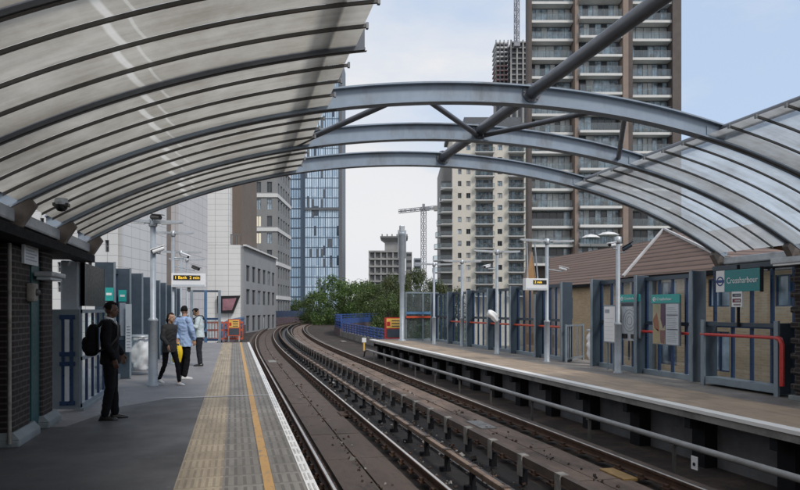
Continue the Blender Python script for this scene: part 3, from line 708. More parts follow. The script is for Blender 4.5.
LL = ['nearest left glazed screen bay, whose fin carries the first teal headed poster', 'second left glazed screen bay, whose fin carries the second teal headed poster', 'left glazed screen bay behind the clear litter sack', 'left glazed screen bay behind the woman in the dark jacket', 'left glazed screen bay behind the man in the light blue shirt', 'left glazed screen bay below the amber train display', 'left glazed screen bay beyond the amber train display', 'left glazed screen bay behind the person looking at a phone']
for i in range(8): screen_bay(-1, XL, LB[i], LB[i + 1], LL[i], 2 if i == 0 else 1, False, teal=True, mull=3, top=2.6)
# ---------------------------------------------------------------- lamp posts
def lamp_post(loc, label, arm=.9, h=3.84, extras=(), r0=.055, sleeve=1.25, rz=0.0):
    r = thing('lamp_post', label, 'lamp post', loc, 0, 'T shaped lamp posts along the platforms'); x, y = loc[0], loc[1]
    m = MB(); m.lathe((x, y, 0), [(.12, 0), (.12, .03), (r0 + .035, .05), (r0 + .035, sleeve), (r0 + .045, sleeve + .01), (r0 + .045, sleeve + .05), (r0, sleeve + .09), (r0, h - .05), (0, h - .05)], 16); m.build('shaft', M['post'], r)
    for s in (-1, 1) if arm else ():
        u = Vector((math.cos(rz), math.sin(rz), 0)) * s; v = Vector((-u.y, u.x, 0))
        m = MB(); a = Vector((x, y, h - .03)) + u * .05; b = Vector((x, y, h)) + u * arm
        p = [a - v * .09, b - v * .05, b + v * .05, a + v * .09]
        m.prism(p, (0, 0, .055)); l = m.build('luminaire', M['galv'], r)
        m = MB(); p = [q + Vector((0, 0, -.018)) for q in (a + u * .12 - v * .075, b - u * .06 - v * .045, b - u * .06 + v * .045, a + u * .12 + v * .075)]
        m.prism(p, (0, 0, .016)); m.build('diffuser', M['white'], l)
    m = MB(); m.lathe((x, y, h - .1), [(r0 + .02, 0), (r0 + .03, .02), (r0 + .03, .16), (0, .19)], 12); m.build('cap', M['galv'], r)
    return r
def bullet_camera(loc, d, label, arm_to, mt=None):
    r = thing('bullet_camera', label, 'camera', loc); p = Vector(loc); d = Vector(d).normalized()
    m = MB(); m.tube([p, p + d * .10, p + d * .26], [.05, .055, .05], 12); m.build('housing', mt or M['white'], r)
    s = d.cross(Vector((0, 0, 1))).normalized(); m = MB(); m.obox(p + d * .16 + Vector((0, 0, .06)), d * .16, s * .065, Vector((0, 0, .008))); m.build('sun_shield', mt or M['white'], r)
    m = MB(); m.tube([p + d * .26, p + d * .268], .042, 12); m.build('lens', M['black'], r)
    m = MB(); a = Vector(arm_to); m.tube([p + d * .08, p + d * .08 + Vector((0, 0, -.1)), a + Vector((0, 0, -.1)), a], .018, 8); m.build('arm', M['galv'], r)
def xy(px, py): return at(px, py, Z=0)
RP = [(618, 373, 'camera post in front of the round map poster on the right platform'), (547, 362, 'lamp post carrying the white train display on the right platform'),
      (497, 354, 'lamp post with a white bag tied to it on the right platform'), (462, 346.6, 'lamp post on the right platform, third from its far end'), (434, 344.5, 'lamp post beside the end screen at the far end of the right platform')]
RPP = []
for px, py, lab in RP:
    p = xy(px, py); RPP.append(p); lamp_post((p.x, p.y, 0), lab, .92) if px != 618 else lamp_post((p.x, p.y, 0), lab, 0, 3.5)
p = xy(402, 341); r = thing('mast', 'tall pale grey mast rising beside the red warning board', 'mast', (p.x, p.y, 0))
m = MB(); m.lathe((p.x, p.y, 0), [(.22, 0), (.22, .06), (.13, .1), (.13, 3.0), (.17, 3.1), (.17, 5.6), (.2, 5.65), (.2, 5.8), (0, 5.8)], 14); m.build('shaft', M['post'], r)
m = MB(); m.box(p.x - .13, p.x + .13, p.y - .13, p.y + .13, 5.8, 6.15, bev=.04); m.build('cap', M['galv'], r)
for a, b in ((-.2, -.2), (.2, .2)):
    m = MB(); m.tube([(p.x + a, p.y, 4.4), (p.x + b, p.y, 5.9)], .03, 8); m.build('cable_pipe', M['galv'], r)
LP = [(153, 386, .098, 'nearest left lamp post, with a thick sleeve, between the suited man and the woman', .62, 3.56), (173, 364, .075, 'lamp post on the left platform carrying the amber display', .6, 4.0), (181, 353.5, .06, 'left platform lamp post just beyond the amber display', .75, 3.84), (187, 348, .06, 'left platform lamp post next to the end gate', .75, 3.84)]
LPP = []
for px, py, r0, lab, arm, h in LP:
    p = xy(px, py); LPP.append(p); lamp_post((p.x, p.y, 0), lab, arm, h, r0=r0 * .62, sleeve=1.4)
a = LPP[0]
bullet_camera((a.x - .02, a.y - .1, 3.66), (.6, -.5, -.1), 'dark camera on top of the nearest left lamp post', (a.x, a.y, 3.54), M['bar'])
bullet_camera((a.x + .22, a.y - .05, 3.0), (-.8, -.3, -.35), 'white camera on an arm of the nearest left lamp post', (a.x, a.y, 3.0))
a = LPP[1]
bullet_camera((a.x + .25, a.y, 3.35), (.7, -.5, -.3), 'white camera above the amber train display', (a.x, a.y, 3.35))
bullet_camera((a.x + .55, a.y + .3, 3.0), (.7, -.5, -.3), 'dark camera to the right above the amber train display', (a.x, a.y, 3.1), M['bar'])
a = RPP[0]
bullet_camera((a.x - .14, a.y - .05, 3.36), (-.8, -.5, -.15), 'white camera on the post by the map poster', (a.x, a.y, 3.34))
bullet_camera((a.x + .1, a.y - .05, 3.22), (.5, -.5, .4), 'blue grey camera on the post by the map poster', (a.x, a.y, 3.24), M['steelblue'])
a = RPP[1]
bullet_camera((a.x + .42, a.y, 3.0), (.8, -.4, -.25), 'white camera on an arm above the right train display', (a.x, a.y, 3.05))
a = RPP[2]
bullet_camera((a.x - .3, a.y, 3.3), (-.8, -.4, -.2), 'white camera on the post with the tied bag', (a.x, a.y, 3.3))
# white bag tied to a post
m = MB()
bm = bmesh.new(); bmesh.ops.create_icosphere(bm, subdivisions=3, radius=1)
rr = random.Random(3)
for v in bm.verts:
    k = 1 + .25 * math.sin(5 * v.co.x + 3 * v.co.z) * math.cos(4 * v.co.y) ; v.co = Vector((v.co.x * .16 * k * (1.3 if v.co.z > 0 else .8), v.co.y * .1 * k, v.co.z * .24))
    v.co += Vector((RPP[2].x - .2 + v.co.z * -.5, RPP[2].y - .12, 1.42))
m.bm(bm, 0, True); tag(m.build('plastic_bag', M['white']), 'white plastic bag tied to a lamp post on the right platform', 'bag')

# ---------------------------------------------------------------- lettering
def letters(txt, size, name, mt, parent, origin, u, depth=.004, align='LEFT'):
    cu = bpy.data.curves.new(name, 'FONT'); cu.body = txt; cu.size = size; cu.extrude = depth; cu.align_x = align; cu.align_y = 'CENTER'; cu.resolution_u = 3
    t = bpy.data.objects.new(name, cu); COL.objects.link(t); bpy.context.view_layer.update()
    me = bpy.data.meshes.new_from_object(t.evaluated_get(bpy.context.evaluated_depsgraph_get())); bpy.data.objects.remove(t)
    u = Vector(u).normalized(); n = u.cross(Vector((0, 0, 1))); R = Matrix((u, Vector((0, 0, 1)), n)).transposed().to_4x4()
    me.transform(Matrix.Translation(Vector(origin) - base_of(parent)) @ R); me.materials.clear(); me.materials.append(mt)
    return link(name, me, parent)
def ring(m, c, u, r, w, n=24, t=.004, mi=0):
    u = Vector(u).normalized(); k = u.cross(Vector((0, 0, 1))); c = Vector(c); vs = []
    for i in range(n):
        a = 2 * PI * i / n; d = u * math.cos(a) + Vector((0, 0, math.sin(a))); vs += [c + d * r + k * t, c + d * (r - w) + k * t, c + d * (r - w), c + d * r]
    fs = []
    for i in range(n):
        j = (i + 1) % n
        for q in range(4): fs.append((4 * i + q, 4 * i + (q + 1) % 4, 4 * j + (q + 1) % 4, 4 * j + q))
    m.add(vs, fs, mi)
# ---------------------------------------------------------------- train displays
def display(c, w, h, label, hang, words, text_x, yaw=.0):
    r = thing('train_display', label, 'display', c, 0); x, y, z = c
    m = MB(); m.box(x - w / 2, x + w / 2, y - .11, y + .11, z - h / 2, z + h / 2, bev=.012); m.build('housing', M['white'], r)
    m = MB(); x0, x1 = x + text_x[0] * w, x + text_x[1] * w
    m.box(x0, x1, y - .125, y - .108, z + h * .02, z + h * .36); s = m.build('screen', M['black'], r)
    ch = h * .24
    t = letters(words, ch * 1.3, 'lit_text', M['amber'], s, (x0 + .03, y - .128, z + h * .185), (1, 0, 0), .002)
    vx = [v.co.x for v in t.data.vertices]; a, f = min(vx), min(1, (x1 - x0 - .06) / (max(vx) - min(vx)))
    for v in t.data.vertices: v.co.x = a + (v.co.x - a) * f
    m = MB(); m.box(x - w / 2 + .03, x + w / 2 - .03, y - .118, y - .109, z - h * .42, z - h * .30); m.build('lower_strip', M['paper'], r)
    for p, q in hang:
        m = MB(); m.tube([p, q], .022, 8); m.build('hanger', M['galv'], r)
    m = MB(); m.box(x - .05, x + .05, y - .06, y + .06, z - h / 2 - .12, z - h / 2, bev=.01); m.build('speaker', M['bar'], r)
a = LPP[1]; q = at(189, 280.5, Y=a.y)
display((q.x, a.y - .05, q.z), 1.0, .42, 'white train display with lit amber text on the left platform', [((a.x, a.y, q.z + .12), (q.x - .4, a.y, q.z + .12)), ((a.x, a.y, q.z - .12), (q.x - .4, a.y, q.z - .12))], '1 Bank  2 min', (-.44, .34))
a = RPP[1]; q = at(535, 284.5, Y=a.y)
display((q.x, a.y - .02, q.z), .75, .37, 'white train display with amber text on the right platform', [((q.x + .1, a.y, q.z + .16), (a.x - .42, a.y, 3.74)), ((q.x - .25, a.y, q.z + .16), (q.x - .28, a.y, 3.8)), ((q.x + .3, a.y, q.z), (a.x, a.y, q.z))], '2 min', (-.16, .44))

# text along -Y faces -X (towards the tracks) on the right platform
UR = Vector((0, -1, 0))
# station name sign: teal board with a white roundel panel on a post
xs = 9.95
ya, yb = at(724.5, 280, X=xs).y, at(760, 280, X=xs).y; z1, z0 = at(724, 270.5, X=xs).z, at(724, 292, X=xs).z; yr = at(716, 280, X=xs).y
s = thing('station_sign', 'teal station name sign with white lettering on the right platform', 'sign', (xs, (ya + yb) / 2, z0))
m = MB(); m.box(xs, xs + .04, yb, ya, z0, z1, bev=.006); m.build('board', M['teal'], s)
m = MB(); m.box(xs - .004, xs + .044, yb - .045, yb - .0, z0 - .02, z1 + .02); m.build('end_trim', M['dark'], s)
m = MB(); m.box(xs, xs + .04, ya + .004, yr, z0, z1); rp_ = m.build('roundel_panel', M['white'], s)
yc, zc = (ya + yr) / 2, (z0 + z1) / 2; w = yr - ya
m = MB(); ring(m, (xs - .001, yc, zc), UR, w * .40, w * .11); m.box(xs - .007, xs - .001, yc - w * .46, yc + w * .46, zc - .03, zc + .03); m.build('roundel', M['roundel'], rp_)
letters('Crossharbour', .175, 'lettering', M['white'], s, (xs - .003, ya - .06, zc + .0), UR)
L_ = ya - yb - .12; t = [o for o in s.children if o.name.startswith('lettering')][0]
wd = max(v.co.y for v in t.data.vertices) - min(v.co.y for v in t.data.vertices); off = max(v.co.y for v in t.data.vertices)
for v in t.data.vertices: v.co.y = off - (off - v.co.y) * L_ / wd
yp = at(738, 300, X=xs + .06).y
m = MB(); m.tube([(xs + .07, yp, 1.3), (xs + .07, yp, z1 + .1)], .03, 10); m.build('post', M['dark'], s)
za, zb_ = at(737, 289, X=xs).z, at(737, 307, X=xs).z; y2, y3 = at(731.5, 300, X=xs).y, at(742, 300, X=xs).y
s2 = thing('small_notice', 'small white notice with two dark bands below the station name sign', 'notice', (xs, yp, zb_)); za -= .05
m = MB(); m.box(xs + .0, xs + .03, y3, y2, zb_, za, bev=.004); m.build('board', M['white'], s2)
h = za - zb_
for f0, f1, mt in ((.66, .86, M['ink']), (.30, .54, mat('notice_maroon', (.16, .02, .03), .5))):
    m = MB(); m.box(xs - .004, xs - .001, y3 + .03, y2 - .03, zb_ + h * f0, zb_ + h * f1); b = m.build('dark_band', mt, s2)
    m = MB()
    for i in range(5): m.box(xs - .007, xs - .0045, y3 + .05 + .03 * i, y3 + .068 + .03 * i, zb_ + h * (f0 + .06), zb_ + h * (f1 - .07))
    m.build('print', M['paper'], b)
m = MB(); m.box(xs - .004, xs - .001, y3 + .04, y2 - .06, zb_ + h * .1, zb_ + h * .2); m.build('print_line', M['bracket'], s2)

# low guard in front of the sign bay
g = thing('perch_guard', 'low grey steel guard with red bars below the station name sign', 'guard', (10.1, 11.6, 0))
xg = 10.03; y0, y1 = 10.42, 12.45
for y, t in ((y1, 'end_panel'), (y0, 'end_panel')):
    m = MB(); m.box(xg, XR - .06, y - .035, y + .035, .06, 1.40, bev=.006); p = m.build(t, M['steelblue'], g)
    m = MB(); m.box(xg - .05, xg, y - .05, y + .05, 0, 1.44); m.build('edge_post', M['fin_pale'], p)
m = MB(); m.box(xg + .02, xg + .10, y0, y1, 1.31, 1.39); m.build('top_rail', M['steelblue'], g)
m = MB(); m.box(xg - .02, XR - .06, y0 + .04, y1 - .04, .06, .20); m.build('bottom_shelf', M['fin_pale'], g)
m = MB(); m.tube([(xg - .02, y1 + .08, 1.12), (xg - .02, y0 + .02, 1.12)], .034, 12); m.build('red_bar', M['red'], g)
m = MB(); m.tube([(xg - .03, y0 - .0, 1.12), (xg - .06, y0 - .12, 1.1), (xg - .06, y0 - .16, 1.0), (xg - .06, y0 - .16, .22)], .045, 12); m.build('red_post', M['red'], g)
# brick pier closing the right edge, and the lit lamp beside it
k = thing('brick_end_pier', 'dark rusticated brick pier at the right edge', 'pier', (10.2, 9.7, 0))
m = MB(); m.box(9.92, 11.2, 8.2, 9.95, 0, 2.5, bev=.06); m.build('pier', M['brick_dark'], k)
for i in range(8):
    m = MB(); m.box(9.88, 11.2, 8.16, 9.99, .2 + .28 * i, .31 + .28 * i, bev=.03); m.build('projecting_course', M['brick_dark'], k)
m = MB(); m.box(9.85, 11.2, 8.1, 10.0, 0, .1, bev=.02); m.build('plinth', M['stone'], k)
l = thing('wall_lamp', 'pale lamp box under the right canopy gutter at the right edge', 'lamp', (9.8, 9.6, 2.55))
m = MB(); m.box(9.74, 9.92, 9.3, 10.3, 2.50, 2.62, bev=.02); m.build('housing', M['galv'], l)
m = MB(); m.box(9.755, 9.90, 9.35, 10.25, 2.47, 2.50); m.build('diffuser', M['white'], l)

# ---------------------------------------------------------------- posters
def poster(x, px0, px1, py0, py1, head, label, design):
    ya, yb = at(px0, 300, X=x).y, at(px1, 300, X=x).y
    pm = (px0 + px1) / 2; z1, z0 = at(pm, py0, X=x).z, at(pm, py1, X=x).z
    r = thing('poster_board', label, 'poster', (x, (ya + yb) / 2, z0))
    m = MB(); m.box(x, x + .05, yb, ya, z0, z1, bev=.006); m.build('board', M['fin_pale'], r)
    zh = z1 - (z1 - z0) * .16 if head else z1
    if head:
        m = MB(); m.box(x - .02, x - .001, yb - .03, ya + .03, zh, z1 + .02); h = m.build('header', M['teal_head'], r)
        zc = (zh + z1) / 2; m = MB(); ring(m, (x - .021, ya - .10, zc), UR, .055, .018); m.box(x - .028, x - .021, ya - .165, ya - .035, zc - .01, zc + .01); m.build('roundel', M['white'], h)
        letters('Crossharbour', .10, 'lettering', M['white'], h, (x - .022, ya - .2, zc), UR)
    design(r, x, ya, yb, z0, zh)
    return r
def d_map(r, x, ya, yb, z0, z1):
    m = MB(); m.box(x - .006, x - .001, yb + .05, ya - .05, z0 + .05, z1 - .12); p = m.build('paper', M['paper'], r)
    m = MB(); m.box(x - .007, x - .001, yb + .05, ya - .05, z1 - .11, z1 - .03); m.build('title_band', M['ink'], r)
    m = MB(); c = (x - .007, (ya + yb) / 2, (z0 + z1) / 2 - .02)
    for q, w in ((.30, .022), (.21, .016), (.12, .02)): ring(m, c, UR, q, w, 28)
    rr = random.Random(5)
    for i in range(26):
        yy = c[1] + rr.uniform(-.33, .33); zz = c[2] + rr.uniform(-.38, .38); m.box(x - .009, x - .0065, yy - rr.uniform(.02, .09), yy, zz, zz + rr.uniform(.008, .03))
    m.build('map_lines', M['ink_grey'], p)
def d_art(r, x, ya, yb, z0, z1):
    ym = ya + (yb - ya) * .48
    m = MB(); m.box(x - .006, x - .001, ym, ya - .03, z0 + .02, z1 - .02); p = m.build('artwork', mat('art_sand', (.36, .32, .22), .5, var=.2, sc=3), r)
    L = ya - ym; H = z1 - z0; P = lambda a, b: (x - .008, ya - .03 - L * a, z0 + H * b)
    for pts, col in (([(.62, .98), (.95, .98), (.98, .5), (.8, .38), (.6, .62)], (.09, .05, .09)), ([(.0, .6), (.3, .78), (.45, .55), (.5, .3), (.1, .4)], (.27, .12, .07)), ([(.0, .4), (.42, .36), (.5, .02), (.05, .02)], (.36, .29, .17)), ([(.55, .35), (.95, .35), (.9, .02), (.6, .05)], (.20, .10, .10)), ([(.1, .98), (.45, .98), (.3, .82)], (.27, .30, .17))):
        m = MB(); m.prism([P(a, b) for a, b in pts], (.0015, 0, 0)); m.build('colour_shape', mat('art_colour', col, .5, var=.15), p)
    m = MB(); m.box(x - .006, x - .001, yb + .03, ym - .04, z0 + .02, z1 - .02); q = m.build('timetable', M['paper'], r)
    m = MB(); rr = random.Random(9)
    for i in range(20):
        zz = z0 + .08 + i * (z1 - z0 - .16) / 20
        m.box(x - .009, x - .0065, yb + .06 + rr.uniform(0, .12), ym - .08, zz, zz + .012)
    m.box(x - .009, x - .0065, yb + .05, ym - .06, z0 + (z1 - z0) * .36, z0 + (z1 - z0) * .39); m.box(x - .009, x - .0065, yb + .05, ym - .06, z0 + (z1 - z0) * .7, z0 + (z1 - z0) * .73)
    m.build('print_lines', M['ink_grey'], q)
def d_plain(r, x, ya, yb, z0, z1):
    m = MB(); m.box(x - .006, x - .001, yb + .04, ya - .04, z0 + .04, z1 - .04); p = m.build('paper', M['white'], r)
    m = MB(); m.box(x - .009, x - .0065, (ya + yb) / 2, ya - .08, z1 - .22, z1 - .12)
    for i in range(6): m.box(x - .009, x - .0065, yb + .12, ya - .08, z0 + .12 + .11 * i, z0 + .125 + .11 * i)
    m.build('print_lines', M['ink_grey'], p)
poster(10.10, 652.5, 679.5, 295, 345, True, 'teal headed poster board with coloured artwork and a timetable', d_art)
poster(10.15, 620.5, 639.5, 295, 338, True, 'teal headed poster board with a round grey map', d_map)
r = poster(9.95, 603.5, 616, 305, 343, False, 'plain white notice board left of the round map poster', d_plain)
for a in (.25, .75):
    y = at(604 + 12 * a, 340, X=9.98).y; m = MB(); m.box(9.98, 10.02, y - .02, y + .02, 0, 1.0); m.build('leg', M['fin_pale'], r)
h_ = thing('keypad_plate', 'pair of small black plates under the round map poster', 'plate', (10.1, 15.9, .95))
for px in (624, 634.5):
    y = at(px, 339, X=10.12).y; m = MB(); m.box(10.09, 10.14, y - .13, y + .13, .90, 1.02, bev=.01); m.build('plate', M['black'], h_)
m = MB(); m.box(10.145, 10.17, at(637, 339, X=10.12).y, at(622, 339, X=10.12).y, .84, 1.06); m.build('back_plate', M['paper'], h_)
# teal headed posters on the left fins (facing back along the platform)
def fin_poster(px0, px1, py0, py1, y, label, pale=False):
    a, b = at(px0, 300, Y=y), at(px1, 300, Y=y); z1, z0 = at(px0, py0, Y=y).z, at(px0, py1, Y=y).z
    r = thing('fin_poster', label, 'poster', (a.x, y, z0)); W = b.x - a.x
    m = MB(); m.box(a.x, b.x, y, y + .03, z0, z1); m.build('board', M['paper'] if pale else M['steelblue'], r)
    if not pale:
        m = MB(); m.box(a.x, b.x, y - .012, y - .001, z1 - .27, z1); h = m.build('header', M['teal_head'], r)
        m = MB(); m.box(a.x + W * .2, a.x + W * .8, y - .016, y - .0125, z1 - .16, z1 - .11); m.build('print', M['white'], h)
        m = MB(); m.box(a.x + W * .15, b.x - W * .1, y - .01, y - .001, z0 + .1, z1 - .3); m.build('paper', M['ink_grey'], r)
    else:
        m = MB()
        for i in range(8): m.box(a.x + W * .2, b.x - W * .2, y - .006, y - .001, z0 + .1 + .07 * i, z0 + .12 + .07 * i)
        m.build('print', M['ink_grey'], r)
fin_poster(104.5, 113.5, 287.5, 345, 14.64, 'teal headed poster on the first left fin behind the man in the suit')
fin_poster(118.5, 126.5, 290, 340, 16.72, 'teal headed poster on the second left fin, right of the suited man')
fin_poster(125.5, 131.5, 304, 352, 16.60, 'narrow white notice on the second left fin beside the suited man', True)

# ---------------------------------------------------------------- litter sacks on hoops
from mathutils import noise as mnoise
def sack(px, py, z1, w, label, mt):
    p = xy(px, py); r = thing('litter_bin', label, 'litter bin', (p.x, p.y, 0)); rr = random.Random(px)
    prof = []
    bm = bmesh.new(); n = 28; rings = []
    for i in range(15):
        t = i / 14; z = .12 + (z1 - .12) * t; rad = w * (.62 + .5 * math.sin(PI * min(1, t * .75 + .12)) - .1 * t); ringv = []
        for k in range(n):
            a = 2 * PI * k / n; q = rad * (1 + .10 * math.sin(3 * a + 7 * t) * (1 - .3 * t) + .07 * math.sin(8 * a - 11 * t + 2) + rr.uniform(-.04, .04))
            ringv.append(bm.verts.new((p.x + q * math.cos(a), p.y + q * math.sin(a), z - (.05 if i == 0 else 0) * 0)))
        rings.append(ringv)
    for a, b in zip(rings[:-1], rings[1:]):
        for k in range(n): bm.faces.new((a[k], a[(k + 1) % n], b[(k + 1) % n], b[k]))
    bm.faces.new(rings[0][::-1])
    for v in bm.verts:
        d = Vector((v.co.x - p.x, v.co.y - p.y, 0)); q = v.co - p; f = 1 - max(0, (q.z - z1 + .1)) * 9
        v.co += d * f * (.40 * mnoise.noise(Vector((q.x * 7, q.y * 7, q.z * 5 + px))) + .14 * mnoise.noise(Vector((q.x * 14, q.y * 14, q.z * 10))))
    m = MB(); m.bm(bm, 0, True); m.build('sack', mt, r)
    m = MB(); m.tube([(p.x + (w + .03) * math.cos(2 * PI * k / 20), p.y + (w + .03) * math.sin(2 * PI * k / 20), z1) for k in range(21)], .022, 8); m.build('hoop', M['galv'], r)
    m = MB(); m.lathe((p.x, p.y, z1), [(w + .04, .0), (w + .045, .03), (w + .02, .04), (w + .015, .0)], 20); m.build('lid', M['post'], r)
    m = MB(); m.tube([(p.x + w + .06, p.y + .05, 0), (p.x + w + .06, p.y + .05, z1 + .08)], .03, 8); m.box(p.x + w - .06, p.x + w + .16, p.y - .06, p.y + .16, 0, .02); m.build('stand', M['galv'], r)
M['sack'] = mat('clear_sack', (.58, .60, .62), .4, var=.1, sc=4, spec=.5)
sack(141, 375, .98, .24, 'clear plastic litter sack on a hoop beside the nearest left lamp post', M['sack'])
sack(593.5, 364, 1.02, .17, 'white litter sack on a hoop in the opening between the right screens', M['white'])
# grey low cabinet railing in the opening
q0, q1 = xy(566, 363), xy(583, 360)
r = thing('low_railing', 'short pale grey barred railing beside the opening in the right screens', 'railing', (q0.x, q0.y, 0))
for p in (q0, q1):
    m = MB(); m.box(p.x - .03, p.x + .03, p.y - .03, p.y + .03, 0, 1.2); m.build('post', M['fin_pale'], r)
for z in (.12, 1.16):
    m = MB(); m.bar((q0.x, q0.y, z), (q1.x, q1.y, z), .04, .05); m.build('rail', M['fin_pale'], r)
for i in range(1, 8):
    p = q0.lerp(q1, i / 8); m = MB(); m.tube([(p.x, p.y, .12), (p.x, p.y, 1.16)], .011, 6); m.build('bar', M['galv'], r)
# ---------------------------------------------------------------- left platform end: gate, barrier, warning boards
ge = thing('end_gate', 'blue grey steel frame gate across the far end of the left platform', 'gate', (-1.3, 35.0, 0))
gx = [at(p, 300, Y=35.0).x for p in (191.5, 205.5, 219.5)]
for x in gx:
    m = MB(); m.box(x - .07, x + .07, 34.95, 35.07, 0, 2.66); m.build('post', M['fin_pale'] if x != gx[1] else mat('gate_blue', (.06, .14, .26), .4), ge)
for z in (2.56, 1.15, .08):
    m = MB(); m.box(gx[0] - .15, gx[2] + .07, 34.96, 35.06, z, z + .1); m.build('rail', M['steelblue'] if z > 2 else M['mullion'], ge)
m = MB(); m.box(gx[0], gx[2], 35.0, 35.01, .18, 1.15); m.build('mesh_panel', M['pane'], ge)
def warning_board(c, w, h, label, top_col, frame, legs=True):
    r = thing('warning_board', label, 'sign', c); x, y, z = c
    m = MB(); m.box(x - w / 2, x + w / 2, y, y + .04, z, z + h); m.build('frame', frame, r)
    m = MB(); m.box(x - w * .40, x + w * .42, y - .012, y - .001, z + h * .50, z + h * .95); p = m.build('face', top_col, r)
    m = MB()
    for i in range(3): m.box(x - w * .1, x + w * .34, y - .018, y - .0125, z + h * (.56 + .13 * i), z + h * (.61 + .13 * i))
    m.build('print', M['cover_dark'], p)
    m = MB(); m.box(x - w * .38, x - w * .2, y - .018, y - .0125, z + h * .6, z + h * .8); m.build('symbol', M['red'], p)
    m = MB(); m.box(x - w * .40, x + w * .42, y - .012, y - .001, z + h * .06, z + h * .45); m.build('lower_face', M['ink'], r)
    for s in (-1, 1):
        m = MB(); m.box(x + s * w * .42 - .03, x + s * w * .42 + .03, y + .01, y + .05, 0 if legs else z, z); m.build('leg', M['galv'], r)
    return r
yel = mat('board_yellow', (.72, .45, .10), .5, var=.15, sc=3)
q = at(393.5, 340, Y=35.6); warning_board((q.x, 35.6, .06), 1.0, 1.18, 'red framed yellow and orange warning board at the far end of the right platform', yel, M['red'])
q = at(234, 336, Y=35.4); warning_board((q.x, 35.4, .30), .62, .88, 'yellow warning board on the orange barrier by the left platform gate', yel, M['barrier'])
b = thing('orange_barrier', 'orange red plastic barrier fence at the far end of the left platform', 'barrier', (-.5, 35.7, 0))
for x0, x1 in ((-2.6, -1.6), (-1.55, -.55), (-.5, .45)):
    m = MB()
    for z in (.1, .55, .95): m.box(x0, x1, 35.72, 35.77, z, z + .1)
    for i in range(8):
        x = x0 + (x1 - x0) * i / 7; m.box(x - .018, x + .018, 35.725, 35.765, .12, 1.0)
    p = m.build('barrier_panel', M['barrier'], b)
    for x in (x0 + .1, x1 - .1):
        m = MB(); m.box(x - .05, x + .05, 35.5, 35.98, 0, .06); m.build('foot', M['black'], p)
sgn = thing('track_post', 'small yellow and white marker post beside the far curve', 'marker', tuple(at(364, 350, Z=-.7)))
q = at(364, 350, Z=-.95); m = MB(); m.box(q.x - .05, q.x + .05, q.y - .05, q.y + .05, -1.0, -.2); m.build('post', yel, sgn)
m = MB(); m.box(q.x - .14, q.x + .14, q.y - .06, q.y - .05, -.45, -.15); m.build('plate', M['white'], sgn)
# ---------------------------------------------------------------- buildings beyond the station
class Block:
    """a building whose front faces the camera's way: px / py give its outline sizes, D its distance"""
    def __init__(s, name, label, pc, D, cat='building', group=None, yaw=0.0):
        p = at(pc, 310, D=D); s.pc, s.D, s.k = pc, D, D / FOC
        s.r = thing(name, label, cat, (p.x, p.y, 0), -YAW + yaw, group)
    def x(s, px): return (px - s.pc) * s.k
    def z(s, py): return EYE + (310 - py) * s.k
    def put(s, mb, name, mt, parent=None, loc=None, fix=True):
        return link(name, mb.mesh(name, mt, (0, 0, 0), fix), parent or s.r, loc)
def facade(mb, O, u, n, cols, rows_, L, z0, z1, depth, mi=0):
    """wall with window openings: O corner, u along the wall, n into the building; cols / rows_ are opening spans"""
    O, u, n = Vector(O), Vector(u), Vector(n); P = lambda a, z, d=0: O + u * a + n * d + Vector((0, 0, z))
    us = sorted({0, L, *[c for q in cols for c in q]}); zs = sorted({z0, z1, *[c for q in rows_ for c in q]})
    ins = lambda c, sp: any(a - 1e-5 <= c <= b + 1e-5 for a, b in sp)
    for a, b in zip(us[:-1], us[1:]):
        for c, d in zip(zs[:-1], zs[1:]):
            if ins((a + b) / 2, cols) and ins((c + d) / 2, rows_):
                mb.quad(P(a, c), P(a, c, depth), P(a, d, depth), P(a, d), mi); mb.quad(P(b, c), P(b, d), P(b, d, depth), P(b, c, depth), mi)
                mb.quad(P(a, c), P(b, c), P(b, c, depth), P(a, c, depth), mi); mb.quad(P(a, d), P(a, d, depth), P(b, d, depth), P(b, d), mi)
            else: mb.quad(P(a, c), P(b, c), P(b, d), P(a, d), mi)
def window_mesh(name, w, h, nx, nz, fm, gm, bar=.07, u=(1, 0, 0), n=(0, 1, 0)):
    """frame bars with one pane behind, origin at its lower left corner"""
    u, n = Vector(u), Vector(n); m = MB(); Z = Vector((0, 0, 1))
    gs = gm if isinstance(gm, (list, tuple)) else [gm]; rw = random.Random(int(w * 1000) + nx * 7 + len(name) + sum(ord(q) for g in gs for q in g.name) % 97)
    for i in range(nx): m.quad(u * (w * i / nx) + n * .04, u * (w * (i + 1) / nx) + n * .04, u * (w * (i + 1) / nx) + Z * h + n * .04, u * (w * i / nx) + Z * h + n * .04, 1 + (rw.randrange(len(gs)) if len(gs) > 1 else 0))
    for i in range(nx + 1): m.obox(u * (w * i / nx) + Z * h / 2, u * bar / 2, n * .03, Z * h / 2, 0)
    for i in range(nz + 1): m.obox(u * w / 2 + Z * (h * i / nz), u * w / 2, n * .028, Z * bar / 2, 0)
    return m.mesh(name, [fm] + list(gs), (0, 0, 0), False)
G_DARK = window_mat('window_dark', (.042, .052, .062), .12, spec=.45); G_BLUE = window_mat('window_bluegrey', (.30, .38, .45), .1, .7, .9, spec=.7); G_PALE = window_mat('window_curtained', (.46, .48, .49), .3, .35, .5, spec=.4)
W_BROWN = mat('brick_brown_dark', (.105, .088, .082), .8, var=.2, sc=.8); W_TAN = mat('brick_tan', (.26, .20, .168), .8, var=.15, sc=.8)
W_SLAB = mat('slab_edge', (.62, .62, .61), .7, var=.08, sc=1); W_CREAM = mat('render_cream', (.70, .665, .60), .8, var=.08, sc=.3, grime=(.35, .32, .28), gamt=.4, gsc=.3)
W_GREY = mat('cladding_grey', (.22, .222, .225), .6, var=.12, sc=.3); W_FRAME = mat('frame_grey', (.115, .125, .14), .5); W_WHITE = mat('render_white', (.62, .62, .62), .7, var=.06)
